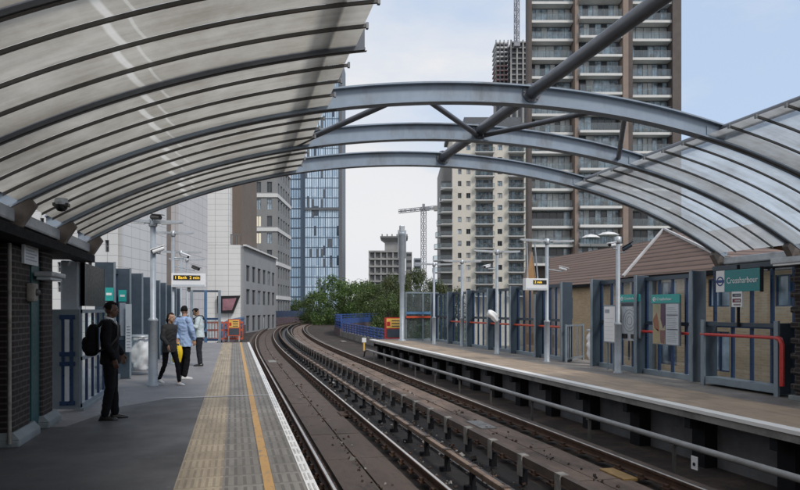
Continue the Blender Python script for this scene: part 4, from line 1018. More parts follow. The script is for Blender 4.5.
W_CONC = mat('raw_concrete', (.33, .325, .32), .85, var=.25, sc=.3); RAIL_M = mat('balustrade_rail', (.16, .17, .18), .5)
BAL = pane_mat('balustrade_glass', (.72, .84, .87), .08, .80)

# -- brown brick tower with stacked balconies
T = Block('brick_tower', 'tall brown brick residential tower with white balcony slabs', 605, 105)
top, bot = 62, -7
m = MB(); m.prism([(T.x(528), 2.0, bot), (T.x(680.7), 2.0, bot), (T.x(680.7), 18, bot), (T.x(528) + 4.5, 18, bot)], (0, 0, top - bot)); T.put(m, 'wall', W_BROWN)
def pier(px0, px1, y0, y1, mt): m = MB(); m.box(T.x(px0), T.x(px1), y0, y1, bot, top); T.put(m, 'brick_pier', mt)
pier(528.2, 531.6, -.2, 2.2, W_BROWN); pier(573.6, 577.0, -.9, 2.2, W_TAN); pier(619.9, 625.2, -1.5, 2.2, W_TAN); pier(625.3, 631.2, -.7, 2.2, W_BROWN); pier(671.8, 680.6, -.3, 2.2, W_BROWN)
bays = [(531.7, 573.2, 0.0), (577.5, 619.7, -1.4), (631.3, 671.7, 0.0)]
zs = [47.78 - 2.975 * k for k in range(-4, 14)]
wvar = {}
rr = random.Random(12)
for bi, (a, b, y) in enumerate(bays):
    x0, x1 = T.x(a), T.x(b); W = x1 - x0
    fs = (T.D + y) / T.D if y else 1.0
    x0, x1 = x0 * fs, x1 * fs; W = x1 - x0
    ws = [window_mesh('window', W - .1, 2.5, n_, 1, W_FRAME, g) for n_, g in ((6, [G_BLUE, G_DARK, G_BLUE]), (5, [G_DARK, G_PALE, G_BLUE]), (7, [G_PALE, G_BLUE, G_DARK, G_BLUE]), (8, [G_BLUE, G_PALE, G_DARK]), (6, [G_DARK, G_BLUE, G_DARK]), (7, [G_BLUE, G_BLUE, G_PALE]))]
    sl = MB(); sl.box(0, W, 0, 2.0, -.40, 0); sl = sl.mesh('balcony_slab', W_SLAB)
    bg = MB(); bg.quad((.05, .06, .08), (W - .05, .06, .08), (W - .05, .06, 1.08), (.05, .06, 1.08), 1)
    for i in range(8): bg.box(.05 + (W - .14) * i / 7, .09 + (W - .14) * i / 7, .03, .09, 0, 1.1)
    bg.box(.03, W - .03, .03, .09, 1.07, 1.12); bg = bg.mesh('balustrade', [RAIL_M, BAL], (0, 0, 0), False)
    for z in zs:
        s_ = link('balcony_slab', sl, T.r, (x0, y, z)); link('balustrade', bg, s_)
        link('window', rr.choice(ws), T.r, (x0 + .05, y + 1.75, z))
    if y: m = MB(); m.box(x0, x1, y + 1.9, 2.05, bot, top); T.put(m, 'bay_wall', W_BROWN)
    else:
        for zc in [z for z in zs[::3]]: pass
m = MB()
for i in range(34):                                 # plant pots, chairs and screens left on the balconies
    a, b, y = rr.choice(bays); z = rr.choice(zs[6:]); x = T.x(rr.uniform(a + 3, b - 3)); h = rr.uniform(.4, 1.3); w = rr.uniform(.15, .45)
    m.box(x - w, x + w, y + .5, y + .9, z + .003, z + h, bev=.06)
T.put(m, 'balcony_furniture', mat('balcony_clutter', (.16, .15, .13), .7, var=.6, sc=.5))
def parasol(px, py, w, lab):
    z = zs[11] + .0; y = -2.2; k = (T.D + y) / FOC
    x = (px - T.pc) * k; L = T.r.matrix_world if False else None
    p = at(px, py, D=T.D + y); r = thing('parasol', lab, 'parasol', (p.x, p.y, 0))
    zc = EYE + (310 - py) * k; m = MB(); n = 8
    top_ = [(p.x, p.y, zc + .62)]; ringp = [(p.x + w * math.cos(2 * PI * i / n), p.y + w * math.sin(2 * PI * i / n), zc - (.0 if i % 2 else .0)) for i in range(n)]
    ring2 = [(p.x + w * .55 * math.cos(2 * PI * i / n), p.y + w * .55 * math.sin(2 * PI * i / n), zc + .42) for i in range(n)]
    m.add(top_ + ring2 + ringp, [(0, 1 + i, 1 + (i + 1) % n) for i in range(n)] + [(1 + i, 9 + i, 9 + (i + 1) % n, 1 + (i + 1) % n) for i in range(n)]); m.build('canopy', M['white'], r)
    m = MB(); m.tube([(p.x, p.y, zc - 1.6), (p.x, p.y, zc + .6)], .03, 6); m.build('pole', M['bar'], r)
parasol(590.5, 238, 1.55, 'left of two white parasols on a low balcony of the brown tower'); parasol(608, 235.5, 1.8, 'right of two white parasols on a low balcony of the brown tower')

# -- cream tower
T = Block('cream_tower', 'cream rendered residential tower with balcony columns beside the brown tower', 485, 160)
z0, zt = -7, T.z(128); fl = [T.z(171.7) + 2.9 * (3 - k) for k in range(14)]
x0, x1 = T.x(452.5), T.x(530.5); L = x1 - x0
colsp = [(457.9, 461.4), (466.3, 470.4), (497.6, 502.2)]
cols = [(T.x(a) - x0, T.x(b) - x0) for a, b in colsp]; rws = [(z - .62, z + .62) for z in fl]
balc = [(476, 493), (509, 524)]; bcols = [(T.x(a) - x0, T.x(b) - x0) for a, b in balc]; brow = [(z - 1.05, z + 1.35) for z in fl]
m = MB()
edges = [0, bcols[0][0] - .02, bcols[0][1] + .02, bcols[1][0] - .02, bcols[1][1] + .02, L]
facade(m, (x0, 0, 0), (1, 0, 0), (0, 1, 0), cols[:2], rws, edges[1], z0, zt, .25)
facade(m, (x0 + edges[2], 0, 0), (1, 0, 0), (0, 1, 0), [(cols[2][0] - edges[2], cols[2][1] - edges[2])], rws, edges[3] - edges[2], z0, zt, .25)
facade(m, (x0 + edges[4], 0, 0), (1, 0, 0), (0, 1, 0), [], [], L - edges[4], z0, zt, .25)
m.box(x0, x1, 2.0, 18, z0, zt); m.quad((x0, 0, z0), (x0, 2, z0), (x0, 2, zt), (x0, 0, zt)); m.quad((x1, 0, z0), (x1, 2, z0), (x1, 2, zt), (x1, 0, zt)); m.quad((x0, 0, zt), (x1, 0, zt), (x1, 2, zt), (x0, 2, zt))
for a, b in bcols:
    for q in (a - .02, b + .02): m.quad((x0 + q, 0, z0), (x0 + q, 2, z0), (x0 + q, 2, zt), (x0 + q, 0, zt))
T.put(m, 'wall', W_CREAM)
for a, b in cols:
    mes = [window_mesh('window', b - a, 1.24, 2, 1, W_FRAME, g, .08) for g in (G_DARK, G_DARK, G_BLUE, [G_PALE, G_DARK])]
    for z in fl: link('window', rr.choice(mes), T.r, (x0 + a, .14, z - .62))
for a, b in bcols:
    W = b - a; me = window_mesh('balcony_door', W, 2.2, 4, 1, W_FRAME, G_BLUE, .12)
    q = MB(); q.box(-.3, W + .3, -1.0, 1.2, -.22, 0); q = q.mesh('balcony_slab', W_WHITE)
    g = MB(); g.quad((-.25, -.95, .1), (W + .25, -.95, .1), (W + .25, -.95, 1.0), (-.25, -.95, 1.0), 1); g.box(-.28, W + .28, -.98, -.92, .98, 1.06)
    for i in range(6): g.box(-.28 + (W + .5) * i / 5, -.22 + (W + .5) * i / 5, -.98, -.92, 0, 1.0)
    g.quad((-.27, -.95, .1), (-.27, .1, .1), (-.27, .1, 1.0), (-.27, -.95, 1.0), 1); g = g.mesh('balustrade', [RAIL_M, BAL], (0, 0, 0), False)
    for z in fl:
        link('balcony_door', me, T.r, (x0 + a, 1.6, z - 1.0)); s_ = link('balcony_slab', q, T.r, (x0 + a, 0, z - 1.1)); link('balustrade', g, s_)
m = MB(); m.box(x0 - .8, x1 + .4, -1.2, 19, zt, zt + .9); m.box(x0 + 3, x1 - 2, 2, 16, zt + .9, zt + 3.2); T.put(m, 'roof', W_FRAME)
m = MB(); m.box(T.x(441), x0 - .02, 2.5, 16, z0, T.z(165)); T.put(m, 'corner_wall', W_GREY)
rr = random.Random(4)
for i, z in enumerate(fl):                          # curved corner: balconies step out towards the ground
    if z > T.z(172): continue
    xa = T.x(443.5 - min(10.5, (i - 2) * 1.25)); wv = x0 - xa - .1
    q = MB()
    pts = [(xa, 3.0, 0), (xa + .1, 1.0, 0), (xa + 1.2, -.2, 0), (x0 - 2.8, -1.1, 0), (x0 - .1, -1.1, 0), (x0 - .1, 3, 0)]
    q.prism([(a, b, z - 1.32) for a, b, c in pts], (0, 0, .24)); s_ = T.put(q, 'balcony_slab', W_WHITE)
    g = MB()
    for p_, q_ in zip(pts[:-2], pts[1:-1]):
        g.quad((p_[0], p_[1], z - 1.0), (q_[0], q_[1], z - 1.0), (q_[0], q_[1], z - .1), (p_[0], p_[1], z - .1), 1); g.bar((p_[0], p_[1], z - .06), (q_[0], q_[1], z - .06), .06, .08)
        g.bar((p_[0], p_[1], z - 1.08), (p_[0], p_[1], z - .06), .06, .06)
    T.put(g, 'balustrade', [RAIL_M, BAL], s_, None, False)
    w = MB(); w.quad((T.x(442), 2.4, z - 1), (x0 - .2, 2.4, z - 1), (x0 - .2, 2.4, z + 1.1), (T.x(442), 2.4, z + 1.1)); T.put(w, 'window', G_DARK)

# -- two towers under construction and the mast of their crane
T = Block('construction_tower', 'narrow unfinished tower with pale and pink floor slabs left of the brown tower', 501.5, 240)
for i in range(13):
    z = T.z(42) - i * 4.6 * T.k * 1.0
    if z < -7: break
    m = MB(); m.box(T.x(495.6), T.x(508.5), 0, 9, z - .5, z); T.put(m, 'floor_slab', W_WHITE if i < 5 else mat('pink_screen', (.38, .25, .25), .8))
m = MB(); m.box(T.x(496.5), T.x(508), 1.5, 8, -7, T.z(43)); T.put(m, 'core', W_FRAME)
m = MB()
for px in (496, 500, 504, 508): m.box(T.x(px) - .15, T.x(px) + .15, -.2, .1, -7, T.z(40)); 
T.put(m, 'scaffold', RAIL_M)
T = Block('scaffolded_tower', 'dark scaffolded tower under construction right beside the brown tower', 519.5, 235)
m = MB(); m.box(T.x(512), T.x(528), 1, 9, -7, T.z(43)); T.put(m, 'core', W_FRAME)
for i in range(12):
    z = T.z(41.5) - i * 5.4 * T.k; m = MB(); m.box(T.x(511), T.x(529), 0, 9, z - .45, z); T.put(m, 'floor_slab', W_GREY)
m = MB()
for px in (511, 517, 523, 529): m.box(T.x(px) - .25, T.x(px) + .25, -.3, .2, -7, T.z(40))
T.put(m, 'column', W_CONC)
def lattice(mb, p, q, w, r, step):
    p, q = Vector(p), Vector(q); d = q - p; L = d.length; d /= L; s = d.orthogonal().normalized(); t = d.cross(s); n = max(2, int(L / step))
    cs = [s * a * w / 2 + t * b * w / 2 for a, b in ((-1, -1), (1, -1), (1, 1), (-1, 1))]
    for c in cs: mb.bar(p + c, q + c, r, r, s)
    for i in range(n):
        a = p + d * L * i / n; b = p + d * L * (i + 1) / n
        for k in range(4):
            c1, c2 = cs[k], cs[(k + 1) % 4]
            if i % 2: c1, c2 = c2, c1
            mb.bar(a + c1, b + c2, r * .7, r * .7, s); mb.bar(a + c1, a + c2, r * .7, r * .7, d)
CR = mat('crane_steel', (.27, .28, .31), .6)
T = Block('mast_crane', 'thin lattice crane mast rising above the scaffolded tower', 516.8, 233, 'crane')
m = MB(); lattice(m, (0, 0, T.z(44)), (0, 0, T.z(-30)), 1.3, .2, 2.0); T.put(m, 'mast', CR)
m = MB(); m.box(-1, 1, -1, 1, T.z(47), T.z(43)); T.put(m, 'base', CR)
T = Block('tower_crane', 'distant tower crane with a level jib left of the cream tower', 423.6, 250, 'crane')
m = MB(); lattice(m, (0, 0, -7), (0, 0, T.z(207)), 1.4, .17, 2.4); T.put(m, 'mast', CR)
m = MB(); lattice(m, (T.x(398.5), 0, T.z(211.5)), (T.x(437), 0, T.z(207.5)), 1.0, .15, 1.8); T.put(m, 'jib', CR)
m = MB(); m.bar((0, 0, T.z(204)), (0, 0, T.z(209)), 1.0, 1.0); m.box(.6, 2.2, -.8, .8, T.z(210.5), T.z(207)); T.put(m, 'cab', CR)
m = MB(); m.box(T.x(434), T.x(439), -.8, .8, T.z(211), T.z(206)); T.put(m, 'counterweight', W_CONC)

# -- grey concrete block with a flared water-tower like core
T = Block('concrete_block', 'far grey unfinished concrete block with a flared core on top', 388, 270)
for i in range(12):
    z = T.z(250.5) - i * 3.05
    if z < -6: break
    m = MB(); m.box(T.x(368.5), T.x(401), 0, 16, z - .75, z); T.put(m, 'floor_slab', W_CONC)
m = MB(); m.box(T.x(369.5), T.x(400), 1.2, 15, -7, T.z(253)); T.put(m, 'core', W_GREY)
m = MB()
for px in (369.3, 375, 381, 387, 393, 399.5): m.box(T.x(px) - .3, T.x(px) + .3, .2, .8, -7, T.z(251))
T.put(m, 'column', W_CONC)
m = MB(); m.box(T.x(384.5), T.x(400), 4, 12, T.z(252), T.z(238)); T.put(m, 'lift_core', W_CONC)
m = MB(); a, b = T.x(380), T.x(408); zc = T.z(240)
m.add([(T.x(385), 4, T.z(241)), (T.x(402), 4, T.z(241)), (T.x(402), 12, T.z(241)), (T.x(385), 12, T.z(241)), (a, 2, T.z(237)), (b, 2, T.z(237)), (b, 14, T.z(237)), (a, 14, T.z(237)), (a, 2, T.z(235.5)), (b, 2, T.z(235.5)), (b, 14, T.z(235.5)), (a, 14, T.z(235.5))],
      [(0, 1, 5, 4), (1, 2, 6, 5), (2, 3, 7, 6), (3, 0, 4, 7), (4, 5, 9, 8), (5, 6, 10, 9), (6, 7, 11, 10), (7, 4, 8, 11), (8, 9, 10, 11)])
for px in (382, 387, 392, 397, 402, 407): m.box(T.x(px) - .25, T.x(px) + .25, 2, 2.4, T.z(236), T.z(233.5))
T.put(m, 'flared_head', W_GREY)
for name, a, b, tp, mt, lab in (('slab_tower', 406, 412, 252, W_GREY, 'slim grey tower far behind the mast'), ('slab_tower', 414, 421, 258, mat('cladding_pale_blue', (.32, .36, .42), .5), 'slim pale blue tower far behind the end screen')):
    T = Block(name, lab, (a + b) / 2, 300); m = MB(); m.box(T.x(a), T.x(b), 0, 8, -7, T.z(tp)); T.put(m, 'wall', mt)
    for i in range(9):
        m = MB(); m.box(T.x(a) + .3, T.x(b) - .3, -.05, .05, T.z(tp) - 1.9 - 3 * i, T.z(tp) - .7 - 3 * i); T.put(m, 'window_band', G_DARK)

# -- blue glass tower
def curtain(name, c1, c2, w, h, line):
    m, nt, bs, out = nodes(name); tc = N(nt, 'ShaderNodeTexCoord'); sp = N(nt, 'ShaderNodeSeparateXYZ'); nt.links.new(tc.outputs['Object'], sp.inputs[0])
    cb = N(nt, 'ShaderNodeCombineXYZ'); nt.links.new(math_(nt, 'FLOOR', math_(nt, 'DIVIDE', math_(nt, 'ADD', sp.outputs['X'], sp.outputs['Y']), w)), cb.inputs[0]); nt.links.new(math_(nt, 'FLOOR', math_(nt, 'DIVIDE', sp.outputs['Z'], h)), cb.inputs[1])
    wn = N(nt, 'ShaderNodeTexWhiteNoise', noise_dimensions='2D'); nt.links.new(cb.outputs[0], wn.inputs['Vector'])
    v = coords(nt, (1, 1, .5)); f = math_(nt, 'ADD', math_(nt, 'MULTIPLY', wn.outputs['Value'], .55), math_(nt, 'MULTIPLY', noise(nt, v, .07, 4), .6))
    c = mixc(nt, ramp(nt, f, .25, .85), c4(c1), c4(c2)); c = mixc(nt, math_(nt, 'GREATER_THAN', wn.outputs['Value'], .93), c, c4(line))
    nt.links.new(c, bs.inputs['Base Color']); bs.inputs['Roughness'].default_value = .12; bs.inputs['IOR'].default_value = 1.7; return m
T = Block('glass_tower', 'tall blue glass tower on the left with dark vertical fins', 316, 220)
zt = T.z(60); FM0 = mat('tower_recess', (.10, .14, .20), .4); gm = curtain('curtain_glass', (.34, .48, .64), (.60, .74, .88), .77, 3.3, (.03, .05, .08)); lm = curtain('curtain_glass_pale', (.32, .50, .70), (.54, .72, .90), 2.2, 3.3, (.05, .09, .14))
m = MB(); m.box(T.x(305), T.x(339), 0, 14, -7, zt); T.put(m, 'front_glazing', gm)
m = MB(); m.box(T.x(286), T.x(300.5), 2.0, 16, -7, zt); T.put(m, 'side_glazing', lm)
m = MB(); m.box(T.x(300.5), T.x(305), 1.2, 15, -7, zt); T.put(m, 'recess', FM0)
m = MB(); m.box(T.x(339), T.x(342), -.4, 14.5, -7, zt + .6); T.put(m, 'edge_fin', W_FRAME)
FM = mat('tower_mullion', (.07, .10, .15), .4, .2)
m = MB()
for i in range(16):
    x = T.x(305) + (T.x(339) - T.x(305)) * i / 15; w = .05 if i % 3 else .11; m.box(x - w, x + w, -.08, .0, -7, zt)
T.put(m, 'mullion', FM)
m = MB()
for i in range(7): x = T.x(286) + (T.x(300) - T.x(286)) * i / 6; m.box(x - .09, x + .09, 1.75, 2.0, -7, zt)
T.put(m, 'mullion', FM)
m = MB(); k = 0; z = -4
while z < zt: m.box(T.x(305), T.x(339), -.06, 0, z, z + .24); m.box(T.x(286), T.x(300.5), 1.88, 2, z, z + .35); z += 3.3
T.put(m, 'floor_band', FM)
m = MB(); m.box(T.x(305), T.x(339), -.5, 0, T.z(210.2), T.z(208)); T.put(m, 'plant_band', W_FRAME)
rr = random.Random(8); seen = set()
for i in range(34):
    m = MB(); a = T.x(305) + (T.x(339) - T.x(305)) * rr.randrange(15) / 15; z = -4 + 3.3 * rr.randrange(28); m.box(a + .12, a + .62, -.12, .0, z + .3, z + 3.0)
    if (round(a, 2), z) not in seen: seen.add((round(a, 2), z)); T.put(m, 'open_vent', W_FRAME)

# -- grey tower with white bands, lower grey block, white clad building
T = Block('grey_tower', 'tall grey residential block with white floor bands and two lit windows', 259, 130)
zt = T.z(130); xa, xb = T.x(240), T.x(277)
bands = [T.z(195) + 3.35 * 1.0 * (i - 8) for i in range(18)]
bands = [z for z in bands if -4 < z < zt - 3]
m = MB(); facade(m, (xa, 0, 0), (1, 0, 0), (0, 1, 0), [(T.x(a) - xa, T.x(b) - xa) for a, b in ((242.5, 247), (255.5, 261), (267, 272))], [(z + .5, z + 2.6) for z in bands], xb - xa, -7, zt, .3)
facade(m, (xb, 0, 0), (0, 1, 0), (-1, 0, 0), [(1.2 + 2.9 * i, 2.8 + 2.9 * i) for i in range(5)], [(z + .5, z + 2.6) for z in bands], 16, -7, zt, .3)
m.quad((xa, 0, zt), (xb, 0, zt), (xb, 16, zt), (xa, 16, zt)); m.box(xa + .4, xb - .5, .5, 15.5, -7, zt - .1); T.put(m, 'wall', W_GREY)
LIT = emit('lit_room', (1.0, .90, .70), .6)
wm = {}
for a, b in ((242.5, 247), (255.5, 261), (267, 272)):
    w = T.x(b) - T.x(a); ms = [window_mesh('window', w, 2.1, 2, 1, W_FRAME, g, .1) for g in (G_DARK, G_BLUE)]; li = window_mesh('window', w, 2.1, 2, 1, W_FRAME, LIT, .1)
    for i, z in enumerate(bands):
        py = 310 - (z + 1.5 - EYE) / T.k
        lit = a == 255.5 and (abs(py - 219.5) < 9 or abs(py - 237) < 8)
        o = link('window', li if lit else ms[i % 2], T.r, (T.x(a), .2, z + .5))
        if lit: o['label'] = 'lit warm window'
me = window_mesh('window', 1.6, 2.1, 1, 1, W_FRAME, G_BLUE, .1, (0, 1, 0), (-1, 0, 0))
for z in bands:
    for i in range(5): link('window', me, T.r, (xb - .2, 1.2 + 2.9 * i, z + .5))
for i, z in enumerate(bands):
    if i % 2 == 0:
        m = MB(); m.box(xa - .1, xb + .18, -.18, .0, z - .45, z + .28); m.box(xb, xb + .18, .0, 16.1, z - .45, z + .28); T.put(m, 'white_band', W_WHITE)
W = Block('white_building', 'white clad building with a grey windowed side and a dark advert screen', 215, 75)
def panels(name, col, w, h, line):
    m, nt, bs, out = nodes(name); tc = N(nt, 'ShaderNodeTexCoord'); sp = N(nt, 'ShaderNodeSeparateXYZ'); nt.links.new(tc.outputs['Object'], sp.inputs[0])
    fx = math_(nt, 'FRACT', math_(nt, 'DIVIDE', math_(nt, 'ADD', sp.outputs['X'], sp.outputs['Y']), w)); fz = math_(nt, 'FRACT', math_(nt, 'DIVIDE', sp.outputs['Z'], h))
    j = math_(nt, 'MAXIMUM', math_(nt, 'LESS_THAN', fx, .035), math_(nt, 'LESS_THAN', fz, .06))
    v = coords(nt, (1, 1, .4)); c = mixc(nt, noise(nt, v, .5, 6, .65), c4(col, .86), c4(col, 1.1)); c = mixc(nt, math_(nt, 'MULTIPLY', j, .55), c, c4(line))
    nt.links.new(c, bs.inputs['Base Color']); bs.inputs['Roughness'].default_value = .5; return m
CLAD = panels('white_cladding', (.76, .76, .755), 1.5, .62, (.2, .2, .21)); LILAC = panels('lilac_cladding', (.60, .59, .60), 1.4, .9, (.2, .2, .24))
m = MB(); m.box(W.x(186), W.x(240), 0, 20, -7, W.z(245)); m.box(W.x(186), W.x(230), -.02, 10, W.z(245), W.z(140)); W.put(m, 'wall', CLAD)
m = MB(); m.box(W.x(230), W.x(239.6), 1.0, 9, W.z(245), W.z(160)); W.put(m, 'brown_volume', mat('brown_panel', (.15, .115, .095), .6, var=.1, sc=.4))
m = MB()
for px in (231, 233.5, 236, 238.5): m.box(W.x(px) - .04, W.x(px) + .04, .1, .2, W.z(245), W.z(234.5))
m.box(W.x(230.2), W.x(240), .08, .22, W.z(235), W.z(234)); W.put(m, 'roof_railing', RAIL_M)
xs_ = W.x(240) + .30; m = MB(); wc = [(1.3 + 3.1 * i, 3.1 + 3.1 * i) for i in range(6)]; wr = [(W.z(309), W.z(299.5)), (W.z(288), W.z(274.5)), (W.z(267), W.z(253.5))]
wr = [(-.9, 1.0), (2.3, 4.1), (5.0, 6.9)]
facade(m, (xs_ + .02, .4, 0), (0, 1, 0), (-1, 0, 0), wc, wr, 19.6, -7, W.z(246), .25); m.quad((xs_ + .02, .4, -7), (xs_ - .3, .4, -7), (xs_ - .3, .4, W.z(246)), (xs_ + .02, .4, W.z(246))); W.put(m, 'grey_side_wall', mat('side_cladding', (.27, .275, .285), .6, var=.12, sc=.4), None, None, False)
m = MB(); m.box(xs_, xs_ + .35, .2, 20, W.z(246.0), W.z(244.2)); W.put(m, 'side_cornice', W_WHITE)
for j, (za, zb2) in enumerate(wr):
    for i, (a, b) in enumerate(wc):
        me = window_mesh('window', b - a, zb2 - za, 2, 1, W_FRAME, [G_DARK, G_BLUE, G_PALE][(i * 3 + j * 5) % 7 % 3 if (i + j) % 3 == 0 else 0], .1, (0, 1, 0), (-1, 0, 0)); link('window', me, W.r, (xs_ - .14, .4 + a, za))
a = thing('advert_screen', 'dark slanted advert screen with a pink picture on the white building', 'advert screen', tuple(at(228, 304, D=74.6)), -YAW)
q = lambda px, py: ((px - 228) * 74.6 / FOC, 0, -(py - 304) * 74.6 / FOC)
m = MB(); m.prism([q(217, 296), q(240, 295.5), q(233, 313), q(217.5, 313)], (0, .25, 0)); link('panel', m.mesh('panel', M['black']), a)
m = MB(); m.prism([(x, y - .02, z) for x, y, z in (q(222.5, 299), q(236.5, 298), q(232, 310), q(222.5, 310.5))], (0, .015, 0)); link('picture', m.mesh('picture', mat('advert_pink', (.30, .15, .18), .4, var=.5, sc=.6)), a)
for p0, nm, rng in (((178, 187), 'window_strip', [(219.5, 232), (234, 247), (249, 262), (264, 277), (279, 292)]),):
    m = MB(); m.box(W.x(175.5), W.x(187.5), .3, 12, -7, W.z(150)); W.put(m, 'recessed_wall', W_GREY)
    for c, d in rng:
        me = window_mesh('window', W.x(187) - W.x(176), W.z(c) - W.z(d), 2, 2, W_FRAME, G_DARK, .12); link('window', me, W.r, (W.x(176), .15, W.z(d)))
B = Block('lilac_building', 'pale lilac panelled building behind the left lamp posts', 160, 62)
xa, xb = B.x(141), B.x(176.5); m = MB(); wc = [(B.x(148) - xa, B.x(153) - xa)]; wr = [(B.z(253), B.z(240)), (B.z(276), B.z(263)), (B.z(230), B.z(217))]
facade(m, (xa, 0, 0), (1, 0, 0), (0, 1, 0), wc, wr, xb - xa, -7, 18, .3); m.box(xa, xb, .6, 10, -7, 18); m.quad((xa, 0, -7), (xa, .6, -7), (xa, .6, 18), (xa, 0, 18)); B.put(m, 'wall', LILAC, None, None, False)
for za, zb2 in wr: link('window', window_mesh('window', wc[0][1] - wc[0][0], zb2 - za, 1, 2, W_FRAME, G_DARK, .1), B.r, (xa + wc[0][0], .18, za))
B = Block('brown_block', 'pale brown brick block with tall dark windows behind the left screens', 130, 55)
xa, xb = B.x(117), B.x(142); m = MB(); wc = [(B.x(119) - xa, B.x(124) - xa), (B.x(128.5) - xa, B.x(132) - xa), (B.x(137) - xa, B.x(141) - xa)]; wr = [(B.z(272), B.z(250)), (B.z(243), B.z(222)), (B.z(297), B.z(278))]
facade(m, (xa, 0, 0), (1, 0, 0), (0, 1, 0), wc, wr, xb - xa, -7, 16, .3); m.box(xa, xb, .7, 10, -7, 16); B.put(m, 'wall', mat('brick_greybrown', (.20, .17, .15), .8, var=.15, sc=1), None, None, False)
for a, b in wc:
    for za, zb2 in wr: link('window', window_mesh('window', b - a, zb2 - za, 1, 2, W_FRAME, G_DARK, .1), B.r, (xa + a, .18, za))
B = Block('pale_block', 'pale panelled block with narrow dark windows behind the left column', 85, 48)
xa, xb = B.x(30), B.x(118); m = MB(); wc = [(B.x(a) - xa, B.x(a + 4) - xa) for a in (40, 57.5, 88, 105)]; wr = [(B.z(272), B.z(262)), (B.z(292), B.z(282)), (B.z(252), B.z(240)), (B.z(230), B.z(218))]
facade(m, (xa, 0, 0), (1, 0, 0), (0, 1, 0), wc, wr, xb - xa, -7, 14, .3); m.box(xa, xb, .7, 10, -7, 14); B.put(m, 'wall', panels('pale_cladding', (.62, .62, .62), 1.6, .8, (.2, .2, .21)), None, None, False)
for a, b in wc:
    for za, zb2 in wr: link('window', window_mesh('window', b - a, zb2 - za, 1, 2, W_FRAME, G_DARK, .1), B.r, (xa + a, .18, za))

# -- brick houses behind the right platform
TILE = rows('roof_tiles', (.115, .074, .058), (.205, .138, .112), .17, 'Z', (.022, .016, .014), .42)
A, Bp, Ap = at(624, 277, X=14), at(742, 263.5, X=14), at(664, 230, X=16.4)
k = thing('hip_house', 'buff brick house with a brown tiled hip roof beside the right canopy', 'house', (14.5, 16, 0))
bk1, bk2 = Vector((19.5, A.y + 1.0, A.z)), Vector((19.5, Bp.y, A.z)); ze = A.z; Bp.z = ze - .02
m = MB(); m.add([A, Bp, Ap, bk1, bk2], [(0, 1, 2), (0, 2, 3), (1, 4, 2), (3, 2, 4)]); rf = m.build('roof', TILE, k)
m = MB(); m.bar(A + Vector((-.03, .02, .03)), Ap + Vector((0, 0, .05)), .10, .08); m.bar(Bp + Vector((0, 0, .03)), Ap + Vector((0, 0, .05)), .08, .08); m.build('hip_ridge', mat('ridge_tile', (.42, .42, .43), .7, var=.2, sc=2), rf)
m = MB(); m.box(13.9, 14.1, 7.0, A.y + .1, ze - .16, ze - .03); m.build('eaves_gutter', M['dark'], rf)
m = MB(); wc = [(9.2 - 7, 10.2 - 7), (11.35 - 7, 12.1 - 7), (14.0 - 7, 14.9 - 7), (16.6 - 7, 17.5 - 7), (19.0 - 7, 19.9 - 7)]; wr = [(-.2, 1.0), (1.75, 2.6)]
facade(m, (14.25, 7, 0), (0, 1, 0), (1, 0, 0), wc, wr, A.y - 7, -7, ze - .02, .12); m.box(14.6, 19.4, 7, A.y, -7, ze - .1); m.quad((14.25, A.y, -7), (14.6, A.y, -7), (14.6, A.y, ze), (14.25, A.y, ze)); m.build('wall', M['brick_buff'], k, False)
for a, b in wc:
    for za, zb2 in wr: 
        me = window_mesh('window', b - a, zb2 - za, 2, 1, M['mullion'], G_BLUE, .07, (0, 1, 0), (1, 0, 0)); o = link('window', me, k); o.location = Vector((14.3, 7 + a, za)) - Vector(k.location)
m = MB()
for y in (12.9, 20.4): m.box(14.1, 14.2, y - .3, y + .3, -3, ze - .2)
m.build('drain_panel', M['fin_pale'], k)
k = thing('long_house', 'long buff brick house with a low brown tiled roof behind the screen opening', 'house', (17, 26, 0))
e0, e1 = at(549, 291, X=17), at(700, 274, X=17); r0, r1 = at(549, 249, X=20.5), at(690, 247, X=20.5); ez = (e0.z + e1.z) / 2 + .1; rz_ = (r0.z + r1.z) / 2
m = MB(); m.add([(17, e0.y, ez), (17, e1.y, ez), (20.5, e1.y, rz_), (20.5, r0.y, rz_), (24, r0.y + 2, ez), (24, e1.y, ez)], [(0, 1, 2, 3), (3, 2, 5, 4)]); rf = m.build('roof', TILE, k)
m = MB(); m.box(16.9, 17.08, e1.y, e0.y, ez - .16, ez - .02); m.build('eaves_gutter', M['dark'], rf)
m = MB(); m.bar((16.9, e0.y + .02, ez), (20.5, r0.y + .02, rz_ + .02), .05, .08); m.build('verge', TILE, rf)
m = MB(); L = e0.y - e1.y; wc = [(L - 8.2, L - 7.2), (L - 5.0, L - 4.1), (L - 2.2, L - 1.2), (1, 2)]; wr = [(-.6, .6), (1.2, 2.3)]
facade(m, (17.25, e1.y, 0), (0, 1, 0), (1, 0, 0), wc, wr, L - .1, -7, ez - .02, .12); m.box(17.6, 23.6, e1.y, e0.y - .1, -7, ez - .05); m.add([(17.3, e0.y - .1, ez), (23.7, r0.y + 1.6, ez), (20.5, r0.y - .1, rz_ - .1)], [(0, 1, 2)]); m.quad((17.25, e0.y - .1, -7), (17.65, e0.y - .1, -7), (17.65, e0.y - .1, ez), (17.25, e0.y - .1, ez)); m.build('wall', M['brick_buff'], k, False)
for a, b in wc:
    for za, zb2 in wr:
        me = window_mesh('window', b - a, zb2 - za, 2, 1, M['mullion'], G_DARK, .07, (0, 1, 0), (1, 0, 0)); o = link('window', me, k); o.location = Vector((17.3, e1.y + a, za)) - Vector(k.location)
g = thing('gable_house', 'small tan gabled house glimpsed beside the right train display', 'house', (22, 44, 0))
p = at(530.5, 310, D=46); w = .42
